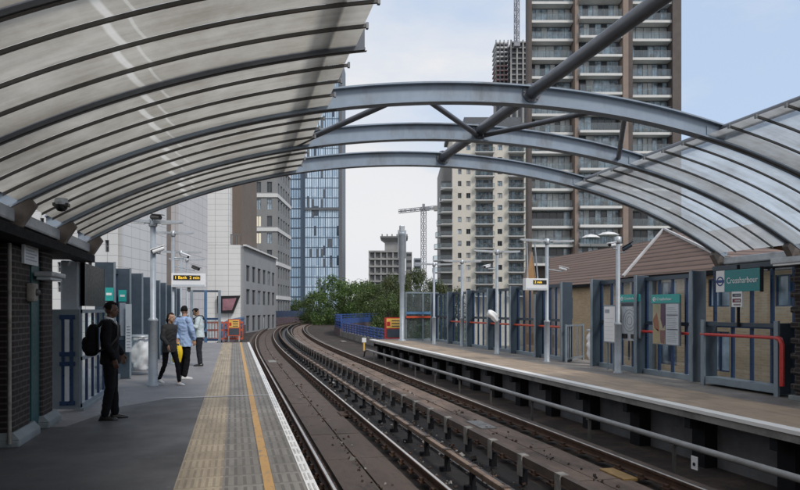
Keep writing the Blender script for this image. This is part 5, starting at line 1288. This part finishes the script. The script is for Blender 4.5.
m = MB(); m.box(p.x - w, p.x + w, p.y, p.y + .3, -7, EYE + 26 / FOC * 46); m.prism([(p.x - w, p.y, EYE + 26 / FOC * 46), (p.x + w, p.y, EYE + 26 / FOC * 46), (p.x + .1, p.y, EYE + 58 / FOC * 46)], (0, .3, 0)); m.build('wall', mat('brick_orange', (.36, .21, .10), .85, var=.15), g)
m = MB(); m.bar((p.x - w - .04, p.y + .16, EYE + 25 / FOC * 46), (p.x + .1, p.y + .16, EYE + 59 / FOC * 46), (.36), .06, (0, 0, 1)); m.bar((p.x + w + .04, p.y + .16, EYE + 25 / FOC * 46), (p.x + .1, p.y + .16, EYE + 59 / FOC * 46), .36, .06); m.build('coping', W_TAN, g)
# ---------------------------------------------------------------- trees
def leaf_mat(name, c1, c2):
    m, nt, bs, out = nodes(name); oi = N(nt, 'ShaderNodeNewGeometry'); v = coords(nt)
    f = math_(nt, 'ADD', math_(nt, 'MULTIPLY', oi.outputs['Random Per Island'], .6), math_(nt, 'MULTIPLY', noise(nt, v, .5, 3), .5))
    c = mixc(nt, ramp(nt, f, .2, .85), c4(c1), c4(c2)); nt.links.new(c, bs.inputs['Base Color']); bs.inputs['Roughness'].default_value = .6
    tl = N(nt, 'ShaderNodeBsdfTranslucent'); nt.links.new(mixc(nt, .5, c, (.12, .2, .03, 1)), tl.inputs[0]); mx = N(nt, 'ShaderNodeMixShader'); mx.inputs[0].default_value = .3
    nt.links.new(bs.outputs[0], mx.inputs[1]); nt.links.new(tl.outputs[0], mx.inputs[2]); nt.links.new(mx.outputs[0], out.inputs[0]); return m
BARK = mat('bark', (.06, .05, .04), .9, var=.3, sc=3, bmp=.4)
def tree_meshes(seed, n_clump=46, leaf=.30, per=150, lm=None, open_=.0):
    """unit-ish tree 10 m tall: tapered trunk with limbs, crown of leaf-sized faces in uneven clumps"""
    rr = random.Random(seed); tr = MB(); lf = MB()
    tr.tube([(0, 0, 0), (.1, .05, 2), (.0, .15, 4.5), (.15, 0, 7.5)], [.28, .22, .16, .05], 8)
    cl = []
    for i in range(n_clump):
        a = rr.uniform(0, 2 * PI); t = rr.random(); z = 2.4 + 7.2 * t ** .85
        R = (2.9 * math.sin(PI * min(1, (z - 1.6) / 8.8)) ** .65) * (1 + .18 * math.sin(2 * a + seed) + .12 * math.sin(5 * a + z)); q = R * math.sqrt(rr.uniform(.25, 1.0))
        c = Vector((q * math.cos(a), q * math.sin(a), z)); cl.append((c, rr.uniform(.55, 1.15)))
        if i % 3 == 0:
            s = Vector((.05, .08, min(7, max(1.8, z - rr.uniform(1, 2.4))))); mid = s.lerp(c, .5) + Vector((0, 0, .25)); tr.tube([s, mid, c], [.075, .05, .015], 6)
    for c, r in cl:
        for k in range(per):
            d = Vector((rr.gauss(0, 1), rr.gauss(0, 1), rr.gauss(0, .75))); d = d.normalized() * r * rr.uniform(.35, 1.05) ** .7; p = c + d
            s = leaf * rr.uniform(.55, 1.2); n = (d.normalized() + Vector((rr.gauss(0, .6), rr.gauss(0, .6), rr.gauss(.4, .5)))).normalized(); u = n.orthogonal().normalized(); u.rotate(Quaternion(n, rr.uniform(0, 6.28))); v = n.cross(u)
            lf.add([p - u * s * .5, p + v * s * .22, p + u * s * .5, p - v * s * .22], [(0, 1, 2, 3)])
    return tr.mesh('trunk', BARK), lf.mesh('crown', lm, (0, 0, 0), False)
L1 = leaf_mat('leaves_green', (.022, .045, .016), (.125, .175, .05)); L2 = leaf_mat('leaves_olive', (.03, .042, .018), (.115, .135, .05)); L3 = leaf_mat('leaves_fresh', (.03, .07, .018), (.125, .20, .05))
PT = [tree_meshes(3, 60, .30, 150, L1), tree_meshes(8, 54, .28, 150, L2), tree_meshes(21, 58, .30, 150, L3)]
def tree(px, top_py, D, w, kind, label):
    p = at(px, 310, D=D); zt = EYE + (310 - top_py) * D / FOC; h = zt + 7; r = thing('broadleaf_tree', label, 'tree', (p.x, p.y, -7), random.uniform(0, 6), 'trees beyond the tracks')
    half = w / 2 * D / FOC; s = half / 3.0
    for nm, me in zip(('trunk', 'crown'), PT[kind]):
        o = link(nm, me, r); o.scale = (s, s, h / 9.9)
TS = [(343, 276, 120, 58, 2, 'bright green rounded tree just right of the glass tower'), (318, 293, 128, 40, 0, 'lower tree in front of the foot of the glass tower'), (372, 284, 108, 46, 0, 'tree above the bend of the blue parapet'),
      (396, 277, 95, 50, 1, 'tall olive tree beside the pale mast'), (418, 271, 100, 40, 1, 'olive tree behind the far end screen, left half'), (436, 283, 85, 34, 1, 'dark tree behind the far end screen, right half'),
      (386, 296, 78, 38, 0, 'low dense tree right behind the red warning board'), (356, 297, 118, 34, 2, 'low tree at the bend of the tracks'), (299, 300, 150, 28, 0, 'small tree beside the grey tower foot'), (455, 291, 75, 30, 1, 'dark tree behind the second right lamp post'),
      (362, 283, 150, 40, 0, 'tree at the back of the group, against the sky'), (404, 290, 140, 40, 1, 'distant tree below the far concrete block')]
for t in TS: tree(*t)
# low scrub below the trees, behind the parapet
m = MB(); rr = random.Random(2)
for i in range(16000):
    t = rr.random(); p = at(rr.uniform(338, 470), 310, D=rr.uniform(62, 118)); h = rr.uniform(0, 1); z = -7 + 7.4 * h ** .6 * (.75 + .25 * math.sin(p.x * .9) * math.cos(p.y * .4))
    s = rr.uniform(.18, .38); n = Vector((rr.gauss(0, 1), rr.gauss(0, 1), rr.gauss(.3, 1))).normalized(); u = n.orthogonal().normalized(); v = n.cross(u)
    if p.x < 11 + max(0, p.y - 62) * .5: continue
    m.add([p.xy.to_3d() + Vector((0, 0, z)) + u * s, p.xy.to_3d() + Vector((0, 0, z)) + v * s * .6, p.xy.to_3d() + Vector((0, 0, z)) - u * s, p.xy.to_3d() + Vector((0, 0, z)) - v * s * .6], [(0, 1, 2, 3)])
o = m.build('undergrowth', L2, None, False); tag(o, 'dark green scrub below the trees behind the blue parapet', 'undergrowth', None, 'stuff')
# ---------------------------------------------------------------- people
from mathutils import noise as mnoise
def remesh(mb, name, mt, voxel, smooth=4, parent=None, fold=0.0):
    me = mb.mesh(name, mt); o = bpy.data.objects.new('tmp', me); COL.objects.link(o)
    r = o.modifiers.new('r', 'REMESH'); r.mode = 'VOXEL'; r.voxel_size = voxel; r.use_smooth_shade = True
    s = o.modifiers.new('s', 'SMOOTH'); s.factor = .5; s.iterations = smooth
    bpy.context.view_layer.update()
    e = o.evaluated_get(bpy.context.evaluated_depsgraph_get()); out = bpy.data.meshes.new_from_object(e); bpy.data.objects.remove(o)
    if fold:                                       # creases of cloth, running more across than along
        nr = [v.normal.copy() for v in out.vertices]
        for v, n in zip(out.vertices, nr):
            p = v.co; q = mnoise.noise(Vector((p.x * 6, p.y * 6, p.z * 9 + p.x * 5))) + .4 * mnoise.noise(Vector((p.x * 13 + 5, p.y * 13, p.z * 17)))
            v.co = p + n * fold * (abs(q) * -1.1 + .25)
        out.update()
    out.name = name; out.materials.clear(); out.materials.append(mt); out.polygons.foreach_set('use_smooth', [True] * len(out.polygons))
    return link(name, out, parent)
def ball(mb, c, r, sx=1, sy=1, sz=1, R=None, sub=2):
    bm = bmesh.new(); bmesh.ops.create_icosphere(bm, subdivisions=sub, radius=1); c = Vector(c)
    for v in bm.verts:
        p = Vector((v.co.x * r * sx, v.co.y * r * sy, v.co.z * r * sz)); v.co = c + (R @ p if R else p)
    mb.bm(bm)
def limb(mb, pts, rs):
    for p, r in zip(pts, rs): ball(mb, p, r)
    for a, b, ra, rb in zip(pts[:-1], pts[1:], rs[:-1], rs[1:]):
        mb.tube([a, b], [ra, rb], 14)
def loft(mb, rings, n=20):
    """rings: (centre, half width, half depth), level ellipses"""
    vs = []
    for c, a, b in rings:
        c = Vector(c); vs += [c + Vector((a * math.cos(2 * PI * k / n), b * math.sin(2 * PI * k / n), 0)) for k in range(n)]
    m = len(rings); fs = [(i * n + k, i * n + (k + 1) % n, (i + 1) * n + (k + 1) % n, (i + 1) * n + k) for i in range(m - 1) for k in range(n)]
    fs += [tuple(range(n))[::-1], tuple((m - 1) * n + k for k in range(n))]; mb.add(vs, fs)
def hand(mb, w, d, side, palm_in, curl=.5):
    """palm with four curled fingers of unequal length and a thumb from its side; w wrist, d pointing direction, palm_in the palm's facing"""
    w, d, n = Vector(w), Vector(d).normalized(), Vector(palm_in); n = (n - d * n.dot(d)).normalized(); s = d.cross(n).normalized()
    k = w + d * .095
    for t in (-.028, -.009, .010, .028): limb(mb, [w + s * t * .55 + d * .015, k + s * t], [.016, .0135])
    for i, (t, L) in enumerate(((-.030, .064), (-.010, .078), (.011, .073), (.030, .056))):
        p = k + s * t; pts = [p]; a = curl * .5
        for f in (.46, .32, .22):
            p = p + (d * math.cos(a) + n * math.sin(a)) * L * f; pts.append(p); a += curl * .75
        limb(mb, pts, [.0105, .0098, .009, .0078])
    q = w + d * .03 - s * .026; limb(mb, [q, q + d * .03 - s * .026 + n * .012, q + d * .062 - s * .03 + n * .026], [.015, .0118, .009])
def person(label, loc, rz, H, pose, skin, wear):
    r = thing('person', label, 'person', (loc[0], loc[1], .004), rz); k = H / 1.75; r.scale = (k, k, k)
    J = dict(pel=(0, 0, .95), hipL=(-.09, 0, .91), hipR=(.09, 0, .91), kneeL=(-.10, .015, .49), kneeR=(.10, .015, .49), ankL=(-.10, -.02, .085), ankR=(.10, -.02, .085),
             shL=(-.185, -.01, 1.425), shR=(.185, -.01, 1.425), elL=(-.235, -.03, 1.145), elR=(.235, -.03, 1.145), wrL=(-.235, .05, .895), wrR=(.235, .05, .895), head=(0, .02, 1.63), lean=0.0, hyaw=0.0, hpit=0.0, toeL=(0, 1), toeR=(0, 1),
             hdL=(0, .15, -1), hdR=(0, .15, -1), pmL=(1, .1, 0), pmR=(-1, .1, 0), curlL=.55, curlR=.55, heelL=0.0, heelR=0.0)
    J.update(pose); V = {a: Vector(b) for a, b in J.items() if isinstance(b, tuple) and len(b) == 3}
    lean = lambda z: J['lean'] * max(0, z - .95)
    tor = lambda z, a, b, dy=0.0: ((V['pel'].x * max(0, 1 - abs(z - .95)), lean(z) + dy, z), a, b)
    for nme in ('shL', 'shR', 'elL', 'elR', 'wrL', 'wrR', 'head'):
        if not J.get('abs'): V[nme] = V[nme] + Vector((0, lean(V[nme].z if nme != 'head' else 1.5), 0))
    Rh = Matrix.Rotation(J['hyaw'], 3, 'Z') @ Matrix.Rotation(J['hpit'], 3, 'X'); hc = V['head']; hp = lambda x, y, z: hc + Rh @ Vector((x, y, z))
    b = MB()
    loft(b, [tor(.86, .10, .08), tor(.93, .152, .105), tor(1.06, .128, .088), tor(1.22, .148, .102), tor(1.36, .160, .098), tor(1.43, .135, .075), tor(1.48, .07, .055)])
    limb(b, [(0, lean(1.46), 1.46), hp(0, -.015, -.06)], [.056, .052])
    for s in 'LR':
        limb(b, [V['sh' + s] * 1.0 + Vector((-.02 if s == 'R' else .02, 0, -.01)), V['el' + s], V['wr' + s]], [.052, .038, .026])
        limb(b, [V['hip' + s], V['knee' + s], V['ank' + s]], [.082, .05, .036])
        hand(b, V['wr' + s], J['hd' + s], s, J['pm' + s], J['curl' + s])
        t = Vector((J['toe' + s][0], J['toe' + s][1], 0)).normalized(); a = V['ank' + s]
        limb(b, [a + Vector((0, 0, -.03)), a + Vector((0, 0, -.062)) + t * .11], [.030, .014])
    ball(b, hp(0, -.012, .022), 1, .074, .092, .098, Rh, 3); ball(b, hp(0, .018, -.035), 1, .058, .066, .078, Rh, 3); ball(b, hp(0, .038, -.085), 1, .032, .036, .026, Rh)
    limb(b, [hp(0, .080, .018), hp(0, .098, -.018)], [.010, .015]); ball(b, hp(0, .076, -.052), 1, .024, .012, .010, Rh); ball(b, hp(0, .072, .03), 1, .05, .016, .012, Rh)
    for s in (-1, 1): ball(b, hp(s * .076, -.01, -.012), 1, .009, .02, .032, Rh)
    body = remesh(b, 'body', skin, .0075, 3, r)
    m = MB()
    for s in (-1, 1): ball(m, hp(s * .029, .0745, .008), 1, .0085, .006, .006, Rh)
    o = m.build('eyes', M['eye']); o.parent = r
    m = MB()
    for s in (-1, 1): ball(m, hp(s * .029, .0792, .008), .0042); m.add([hp(s * .012, .087, .027), hp(s * .048, .078, .028), hp(s * .048, .078, .033), hp(s * .012, .087, .033)], [(0, 1, 2, 3)])
    o = m.build('pupils_and_brows', wear['hair']); o.parent = r
    # hair: a cap that sinks below the skin over the face
    bm = bmesh.new(); bmesh.ops.create_icosphere(bm, subdivisions=4, radius=1); low = wear.get('hair_low', -.25); ph = wear.get('puff', 1.0)
    for v in bm.verts:
        x, y, z = v.co; face = (y > .15 and z < .52 + .25 * (1 - y)) or z < low - .25 * y
        f = (.80 if face else 1.11 * ph + .022 * math.sin(17 * x + 3) * math.sin(14 * y) + .02 * math.sin(19 * z + 9 * x)); v.co = hp(x * .076 * f, -.012 + y * .095 * f, .022 + z * .102 * f)
    m = MB(); m.bm(bm, 0, True)
    if wear.get('bun'): ball(m, hp(0, -.105, .045), .045, sub=3)
    if wear.get('tail'): limb(m, [hp(0, -.10, .01), hp(.0, -.125, -.06), hp(.0, -.10, -.16)], [.032, .036, .014])
    o = m.build('hair', wear['hair']); o.parent = r
    # trousers
    e = wear.get('leg', .012); m = MB(); loft(m, [tor(.84, .10, .085), tor(.91, .164 + e * .4, .118), tor(.99, .152, .108), tor(1.05, .142, .10)])
    for s in 'LR':
        kn, an, hi = V['knee' + s], V['ank' + s], V['hip' + s]
        limb(m, [hi, hi.lerp(kn, .5), kn, kn.lerp(an, .45), an + Vector((0, 0, .015))], [.088 + e * .4, .075 + e, .058 + e, .055 + e, .044 + e])
    remesh(m, 'trousers', wear['trousers'], .010, 3, r, .014)
    # shoes
    for s in 'LR':
        t = Vector((J['toe' + s][0], J['toe' + s][1], 0)).normalized(); sd = Vector((t.y, -t.x, 0)); a = V['ank' + s]; m = MB(); up = Vector((0, 0, 1)); hl = J['heel' + s]
        z0 = a.z - .085; n = 14; vs = []; R_ = [(-.085, .030, .035), (-.06, .038, .085), (0, .040, .085), (.06, .044, .062), (.12, .046, .048), (.165, .034, .036), (.185, .015, .022)]
        for d, w, h in R_:
            lift = hl * max(0, (.10 - d)) * .55
            for q in range(n):
                an_ = 2 * PI * q / n; zz = max(0, math.sin(an_)) * h + (0 if math.sin(an_) > 0 else .0); vs.append(Vector((a.x, a.y, z0)) + t * d + sd * w * math.cos(an_) + up * (zz + lift))
        fs = [(i * n + q, i * n + (q + 1) % n, (i + 1) * n + (q + 1) % n, (i + 1) * n + q) for i in range(len(R_) - 1) for q in range(n)] + [tuple(range(n)), tuple((len(R_) - 1) * n + q for q in range(n))[::-1]]
        m.add(vs, fs, 0, True); o = m.build('shoe', wear['shoes']); o.parent = r
    # top: coat, shirt or jacket
    tp = wear['top']; g = wear.get('loose', .02); hem = wear.get('hem', .86); m = MB()
    loft(m, [tor(hem, .172 + g, .125 + g * .8, -.0), tor(.96, .158 + g, .112 + g * .8), tor(1.08, .138 + g, .10 + g * .9), tor(1.24, .156 + g, .110 + g * .9), tor(1.37, .166 + g * .7, .104 + g * .7), tor(1.44, .142 + g * .5, .084 + g * .5), tor(1.485, .078, .066), tor(1.505, .066, .06)])
    for s in 'LR':
        el, wr, sh = V['el' + s], V['wr' + s], V['sh' + s]; cf = el.lerp(wr, wear.get('sleeve', .93))
        limb(m, [sh + Vector((-.012 if s == 'R' else .012, 0, -.008)), sh.lerp(el, .5), el, el.lerp(cf, .5), cf], [.062 + g * .3, .053 + g * .4, .046 + g * .4, .042 + g * .4, .034 + g * .4])
    remesh(m, wear.get('top_name', 'jacket'), tp, .010, 3, r, wear.get('fold', .016))
    if wear.get('collar'):
        m = MB(); cy = lean(1.5); n = 20; vs = []
        for rr_, z, dy in ((.070, 1.475, .004), (.0665, 1.53, -.004), (.058, 1.532, -.004), (.058, 1.475, 0)):
            vs += [Vector((rr_ * math.cos(2 * PI * q / n), cy + dy + rr_ * 1.02 * math.sin(2 * PI * q / n), z - .02 * math.sin(2 * PI * q / n))) for q in range(n)]
        m.add(vs, [(i * n + q, i * n + (q + 1) % n, ((i + 1) % 4) * n + (q + 1) % n, ((i + 1) % 4) * n + q) for i in range(4) for q in range(n)], 0, True); o = m.build('collar', wear['collar']); o.parent = r
        m = MB(); m.prism([(-.03, cy + .125, 1.30), (.03, cy + .125, 1.30), (.045, cy + .10, 1.47), (-.045, cy + .10, 1.47)], (0, -.03, 0)); o = m.build('shirt_front', wear['collar']); o.parent = r
    return r, V, k
def world_of(r, p): return Matrix.Translation(r.location) @ Matrix.Rotation(r.rotation_euler.z, 4, 'Z') @ Matrix.Scale(r.scale.x, 4) @ Vector(p)
FACE_RIGHT = -(PI / 2 + YAW); AWAY = -YAW
# man in a dark suit, side on
q = xy(110, 419.5)
man, V, k = person('man in a dark suit standing side on, wearing a black backpack', (q.x, q.y), FACE_RIGHT + .30, 1.76,
    dict(kneeL=(-.085, .03, .49), kneeR=(.085, .01, .49), ankL=(-.09, .06, .085), ankR=(.085, -.06, .085), elR=(.225, -.02, 1.14), wrR=(.20, .085, .92), elL=(-.225, .02, 1.15), wrL=(-.17, .15, .97), lean=-.02, hpit=-.06, hyaw=.05, head=(0, .035, 1.635), toeL=(-.1, 1), toeR=(.15, 1)),
    M['skin_dark'], dict(hair=M['hair'], trousers=M['cloth_black'], shoes=M['shoe_black'], top=M['cloth_black'], hem=.83, loose=.024, collar=M['cloth_white'], hair_low=-.2, leg=.014, top_name='suit_jacket'))
def backpack(r):
    m = MB(); W = lambda x, y, z: world_of(r, (x, y, z)); m2 = MB()
    for x, y, z, a, b, c in ((0, -.245, 1.20, .155, .085, .20), (0, -.255, 1.08, .165, .10, .13), (0, -.23, 1.34, .12, .07, .09), (0, -.33, 1.12, .12, .05, .12)):
        bm = bmesh.new(); bmesh.ops.create_icosphere(bm, subdivisions=3, radius=1)
        for v in bm.verts:
            p = v.co; e = .72; v.co = W(x + a * math.copysign(abs(p.x) ** e, p.x), y + b * math.copysign(abs(p.y) ** e, p.y), z + c * math.copysign(abs(p.z) ** e, p.z))
        m.bm(bm)
    t = thing('backpack', 'bulky black backpack on the back of the man in the dark suit', 'backpack', W(0, -.24, 1.0))
    o = remesh(m, 'bag', M['cloth_black'], .012, 3, None, .012); o.location = -Vector(t.location); o.parent = t
    for s in (-1, 1):
        m = MB(); pts = [W(s * .10, -.17, 1.38), W(s * .115, -.10, 1.475), W(s * .12, .01, 1.49), W(s * .125, .115, 1.40), W(s * .13, .12, 1.25), W(s * .155, .02, 1.10), W(s * .13, -.15, 1.02)]
        m.tube(pts, .018, 8); m.build('strap', M['black'], t)
    m = MB(); m.tube([W(.0 + .04 * math.cos(a), -.24, 1.42 + .05 * math.sin(a)) for a in [PI * i / 8 for i in range(9)]], .01, 6); m.build('grab_handle', M['black'], t)
backpack(man)
# woman walking, dark jacket, white trainers
q = xy(169.5, 385)
wom, V, k = person('woman walking in a charcoal jacket, black leggings and white trainers beside the lamp post', (q.x, q.y), FACE_RIGHT - .55, 1.58,
    dict(hipL=(-.085, .02, .91), hipR=(.085, -.02, .91), kneeL=(-.09, .17, .53), kneeR=(.09, -.06, .50), ankL=(-.085, .25, .09), ankR=(.085, -.27, .13), heelR=.6, heelL=-.0, shL=(-.16, -.01, 1.42), shR=(.16, -.01, 1.42), elL=(-.205, -.09, 1.16), wrL=(-.18, -.10, .92), elR=(.235, .03, 1.15), wrR=(.19, .18, .99), lean=.03, head=(0, .045, 1.63), hyaw=.12),
    M['skin_mid'], dict(hair=M['hair_brown'], trousers=M['cloth_black'], shoes=M['shoe_white'], top=M['cloth_char'], fold=.018, hem=.80, loose=.034, hair_low=-.62, tail=True, puff=1.03, leg=.0))
# man in light blue, seen from behind
q = xy(184, 379)
blu, V, k = person('man seen from behind in a light blue shirt, carrying a yellow bag', (q.x, q.y), AWAY - .55, 1.74,
    dict(kneeL=(-.09, .03, .49), kneeR=(.09, .02, .49), ankL=(-.09, .03, .085), ankR=(.10, -.06, .085), elL=(-.235, -.09, 1.15), wrL=(-.015, -.20, .98), elR=(.25, .02, 1.16), wrR=(.22, .12, .95), hyaw=.35, toeR=(.5, 1), curlL=1.0),
    M['skin_mid'], dict(hair=M['hair'], trousers=M['cloth_black'], shoes=M['shoe_white'], top=M['cloth_blue'], fold=.02, hem=.78, loose=.045, sleeve=.9, hair_low=-.4, top_name='shirt', leg=.015))
m = MB(); hb = world_of(blu, V['wrL'] + Vector((0, .012, -.10))); dv = Vector((CA, -SA, 0)); dn = Vector((SA, CA, 0))
t = thing('carrier_bag', 'bright yellow carrier bag hanging from the hand of the man in light blue', 'bag', hb)
n = 12; vs = []
for i in range(n + 1):
    f = i / n; w = (.10 + .02 * math.sin(PI * f)) ; d = .055 * math.sin(PI * (.12 + .8 * f)) + .008
    c = hb + Vector((0, 0, -.07 - .40 * f)) + dv * .012 * math.sin(5 * f)
    for a in range(16): vs.append(c + dv * w * math.copysign(abs(math.cos(2 * PI * a / 16)) ** .6, math.cos(2 * PI * a / 16)) + dn * d * math.sin(2 * PI * a / 16) * (1 + .18 * math.sin(3 * a + 6 * f)))
m.add(vs, [(i * 16 + a, i * 16 + (a + 1) % 16, (i + 1) * 16 + (a + 1) % 16, (i + 1) * 16 + a) for i in range(n) for a in range(16)] + [tuple(n * 16 + a for a in range(16))], 0, True); m.build('bag_body', M['yellow_bag'], t)
for s in (-1, 1):
    m = MB(); m.tube([hb + dv * .07 + dn * .02 * s + Vector((0, 0, -.08)), hb + dv * .03 + dn * .008 * s + Vector((0, 0, .0)), hb - dv * .03 + dn * .008 * s + Vector((0, 0, .0)), hb - dv * .07 + dn * .02 * s + Vector((0, 0, -.08))], .007, 6); m.build('handle', M['yellow_bag'], t)
m = MB()
for i in range(5): m.obox(hb - dn * .068 + Vector((0, 0, -.17 - .035 * i)), dv * (.03 + .012 * (i % 2)), dn * .002, Vector((0, 0, .007)))
m.build('print', M['bracket'], t)
# person looking at a phone
q = xy(199.5, 366)
pho, V, k = person('person in a pale top and dark trousers, head bent over a phone', (q.x, q.y), FACE_RIGHT + PI - .35 + .55, 1.72,
    dict(elL=(-.25, .06, 1.17), wrL=(-.13, .27, 1.22), elR=(.25, .06, 1.17), wrR=(.12, .27, 1.22), hdL=(.35, .6, .35), hdR=(-.35, .6, .35), pmL=(.6, -.2, .7), pmR=(-.6, -.2, .7), curlL=.9, curlR=.9, hpit=-.55, head=(0, .075, 1.60), lean=.05),
    M['skin_tan'], dict(hair=M['hair'], trousers=M['cloth_navy'], shoes=M['shoe_black'], top=M['cloth_mint'], hem=.86, loose=.035, hair_low=-.3, top_name='top', leg=.016))
h = world_of(pho, (0, .385, 1.335)); t = thing('phone', 'small dark phone held in both hands of the person near the end gate', 'phone', h)
f = Vector((-math.sin(pho.rotation_euler.z), math.cos(pho.rotation_euler.z), 0)); s = Vector((f.y, -f.x, 0)); up = (f * .55 + Vector((0, 0, .83))).normalized(); nn = s.cross(up)
m = MB(); m.obox(h, s * .036, up * .075, nn * .005); m.build('case', M['black'], t)
m = MB(); m.obox(h + nn * (.006 if nn.dot(f) < 0 else -.006), s * .032, up * .068, nn * .0008); m.build('screen', M['ink'], t)
m = MB(); pts = [world_of(pho, p) for p in ((-.11, -.10, 1.50), (-.02, -.165, 1.36), (.1, -.165, 1.16), (.20, -.06, .99), (.19, .07, 1.02), (.05, .16, 1.2), (-.08, .15, 1.40), (-.12, .02, 1.51))]
t = thing('shoulder_bag', 'dark cross body bag worn by the person looking at a phone', 'bag', world_of(pho, (.2, -.08, .95))); m.tube(pts + pts[:1], .016, 6); m.build('strap', M['cloth_navy'], t)
m = MB(); c = world_of(pho, (.22, -.09, .93)); m.obox(c, f * .10, s * .04, Vector((0, 0, .08))); m.build('pouch', M['cloth_navy'], t)
# ---------------------------------------------------------------- sky, sun, camera
w = bpy.data.worlds.new('World'); SC.world = w; w.use_nodes = True; nt = w.node_tree
for n in list(nt.nodes): nt.nodes.remove(n)
SUN_EL, SUN_AZ = math.radians(48), math.radians(150)        # compass-like angle from +Y towards +X
sky = N(nt, 'ShaderNodeTexSky'); sky.sky_type = 'NISHITA'; sky.sun_disc = False; sky.sun_elevation = SUN_EL; sky.sun_rotation = SUN_AZ; sky.air_density = 1.0; sky.dust_density = 1.5; sky.ozone_density = 1.2
tc = N(nt, 'ShaderNodeTexCoord'); sp = N(nt, 'ShaderNodeSeparateXYZ'); nt.links.new(tc.outputs['Generated'], sp.inputs[0])
mp = N(nt, 'ShaderNodeMapping'); nt.links.new(tc.outputs['Generated'], mp.inputs[0]); mp.inputs['Scale'].default_value = (1, 1, 2.6); mp.inputs['Location'].default_value = (.35, .1, .2)
cl = noise(nt, mp.outputs[0], 1.5, 7, .55)
lowc = ramp(nt, sp.outputs['Z'], .0, .5, 1.0, .30)
dirx = math_(nt, 'ADD', math_(nt, 'MULTIPLY', sp.outputs['X'], -.35), .15)
f = math_(nt, 'ADD', math_(nt, 'ADD', math_(nt, 'MULTIPLY', ramp(nt, cl, .38, .64), .55), math_(nt, 'MULTIPLY', lowc, .45)), dirx)
fac = ramp(nt, f, .30, .74, .10, .95)
cloud = mixc(nt, ramp(nt, cl, .3, .7), (6.2, 6.45, 6.9, 1), (7.1, 7.05, 7.08, 1))
blue = mixc(nt, .75, sky.outputs[0], (4.5, 5.8, 7.8, 1))
c = mixc(nt, fac, blue, cloud)
bg = N(nt, 'ShaderNodeBackground'); nt.links.new(c, bg.inputs[0]); bg.inputs[1].default_value = .1
out = N(nt, 'ShaderNodeOutputWorld'); nt.links.new(bg.outputs[0], out.inputs[0])
sun = bpy.data.lights.new('sun', 'SUN'); sun.energy = 1.9; sun.angle = math.radians(14); sun.color = (1.0, .95, .88); so = bpy.data.objects.new('sun', sun); COL.objects.link(so); so.location = (0, 0, 40)
d = -Vector((math.sin(SUN_AZ) * math.cos(SUN_EL), math.cos(SUN_AZ) * math.cos(SUN_EL), math.sin(SUN_EL))); so.rotation_euler = d.to_track_quat('-Z', 'Y').to_euler()
cam = bpy.data.cameras.new('camera'); co = bpy.data.objects.new('camera', cam); COL.objects.link(co); co.location = (0, 0, EYE); co.rotation_euler = (PI / 2, 0, -YAW)
cam.sensor_width = 36; cam.lens = 36 * FOC / 800; cam.sensor_fit = 'HORIZONTAL'; cam.shift_y = 65 / 800; cam.clip_start = .05; cam.clip_end = 4000; SC.camera = co
SC.view_settings.view_transform = 'Standard'; SC.view_settings.look = 'None'; SC.view_settings.exposure = 0.3; SC.view_settings.gamma = 1.0; SC.view_settings.use_curve_mapping = False
SC.cycles.max_bounces = 10; SC.cycles.transparent_max_bounces = 24; SC.cycles.use_denoising = True
SC.cycles.caustics_reflective = False; SC.cycles.caustics_refractive = False
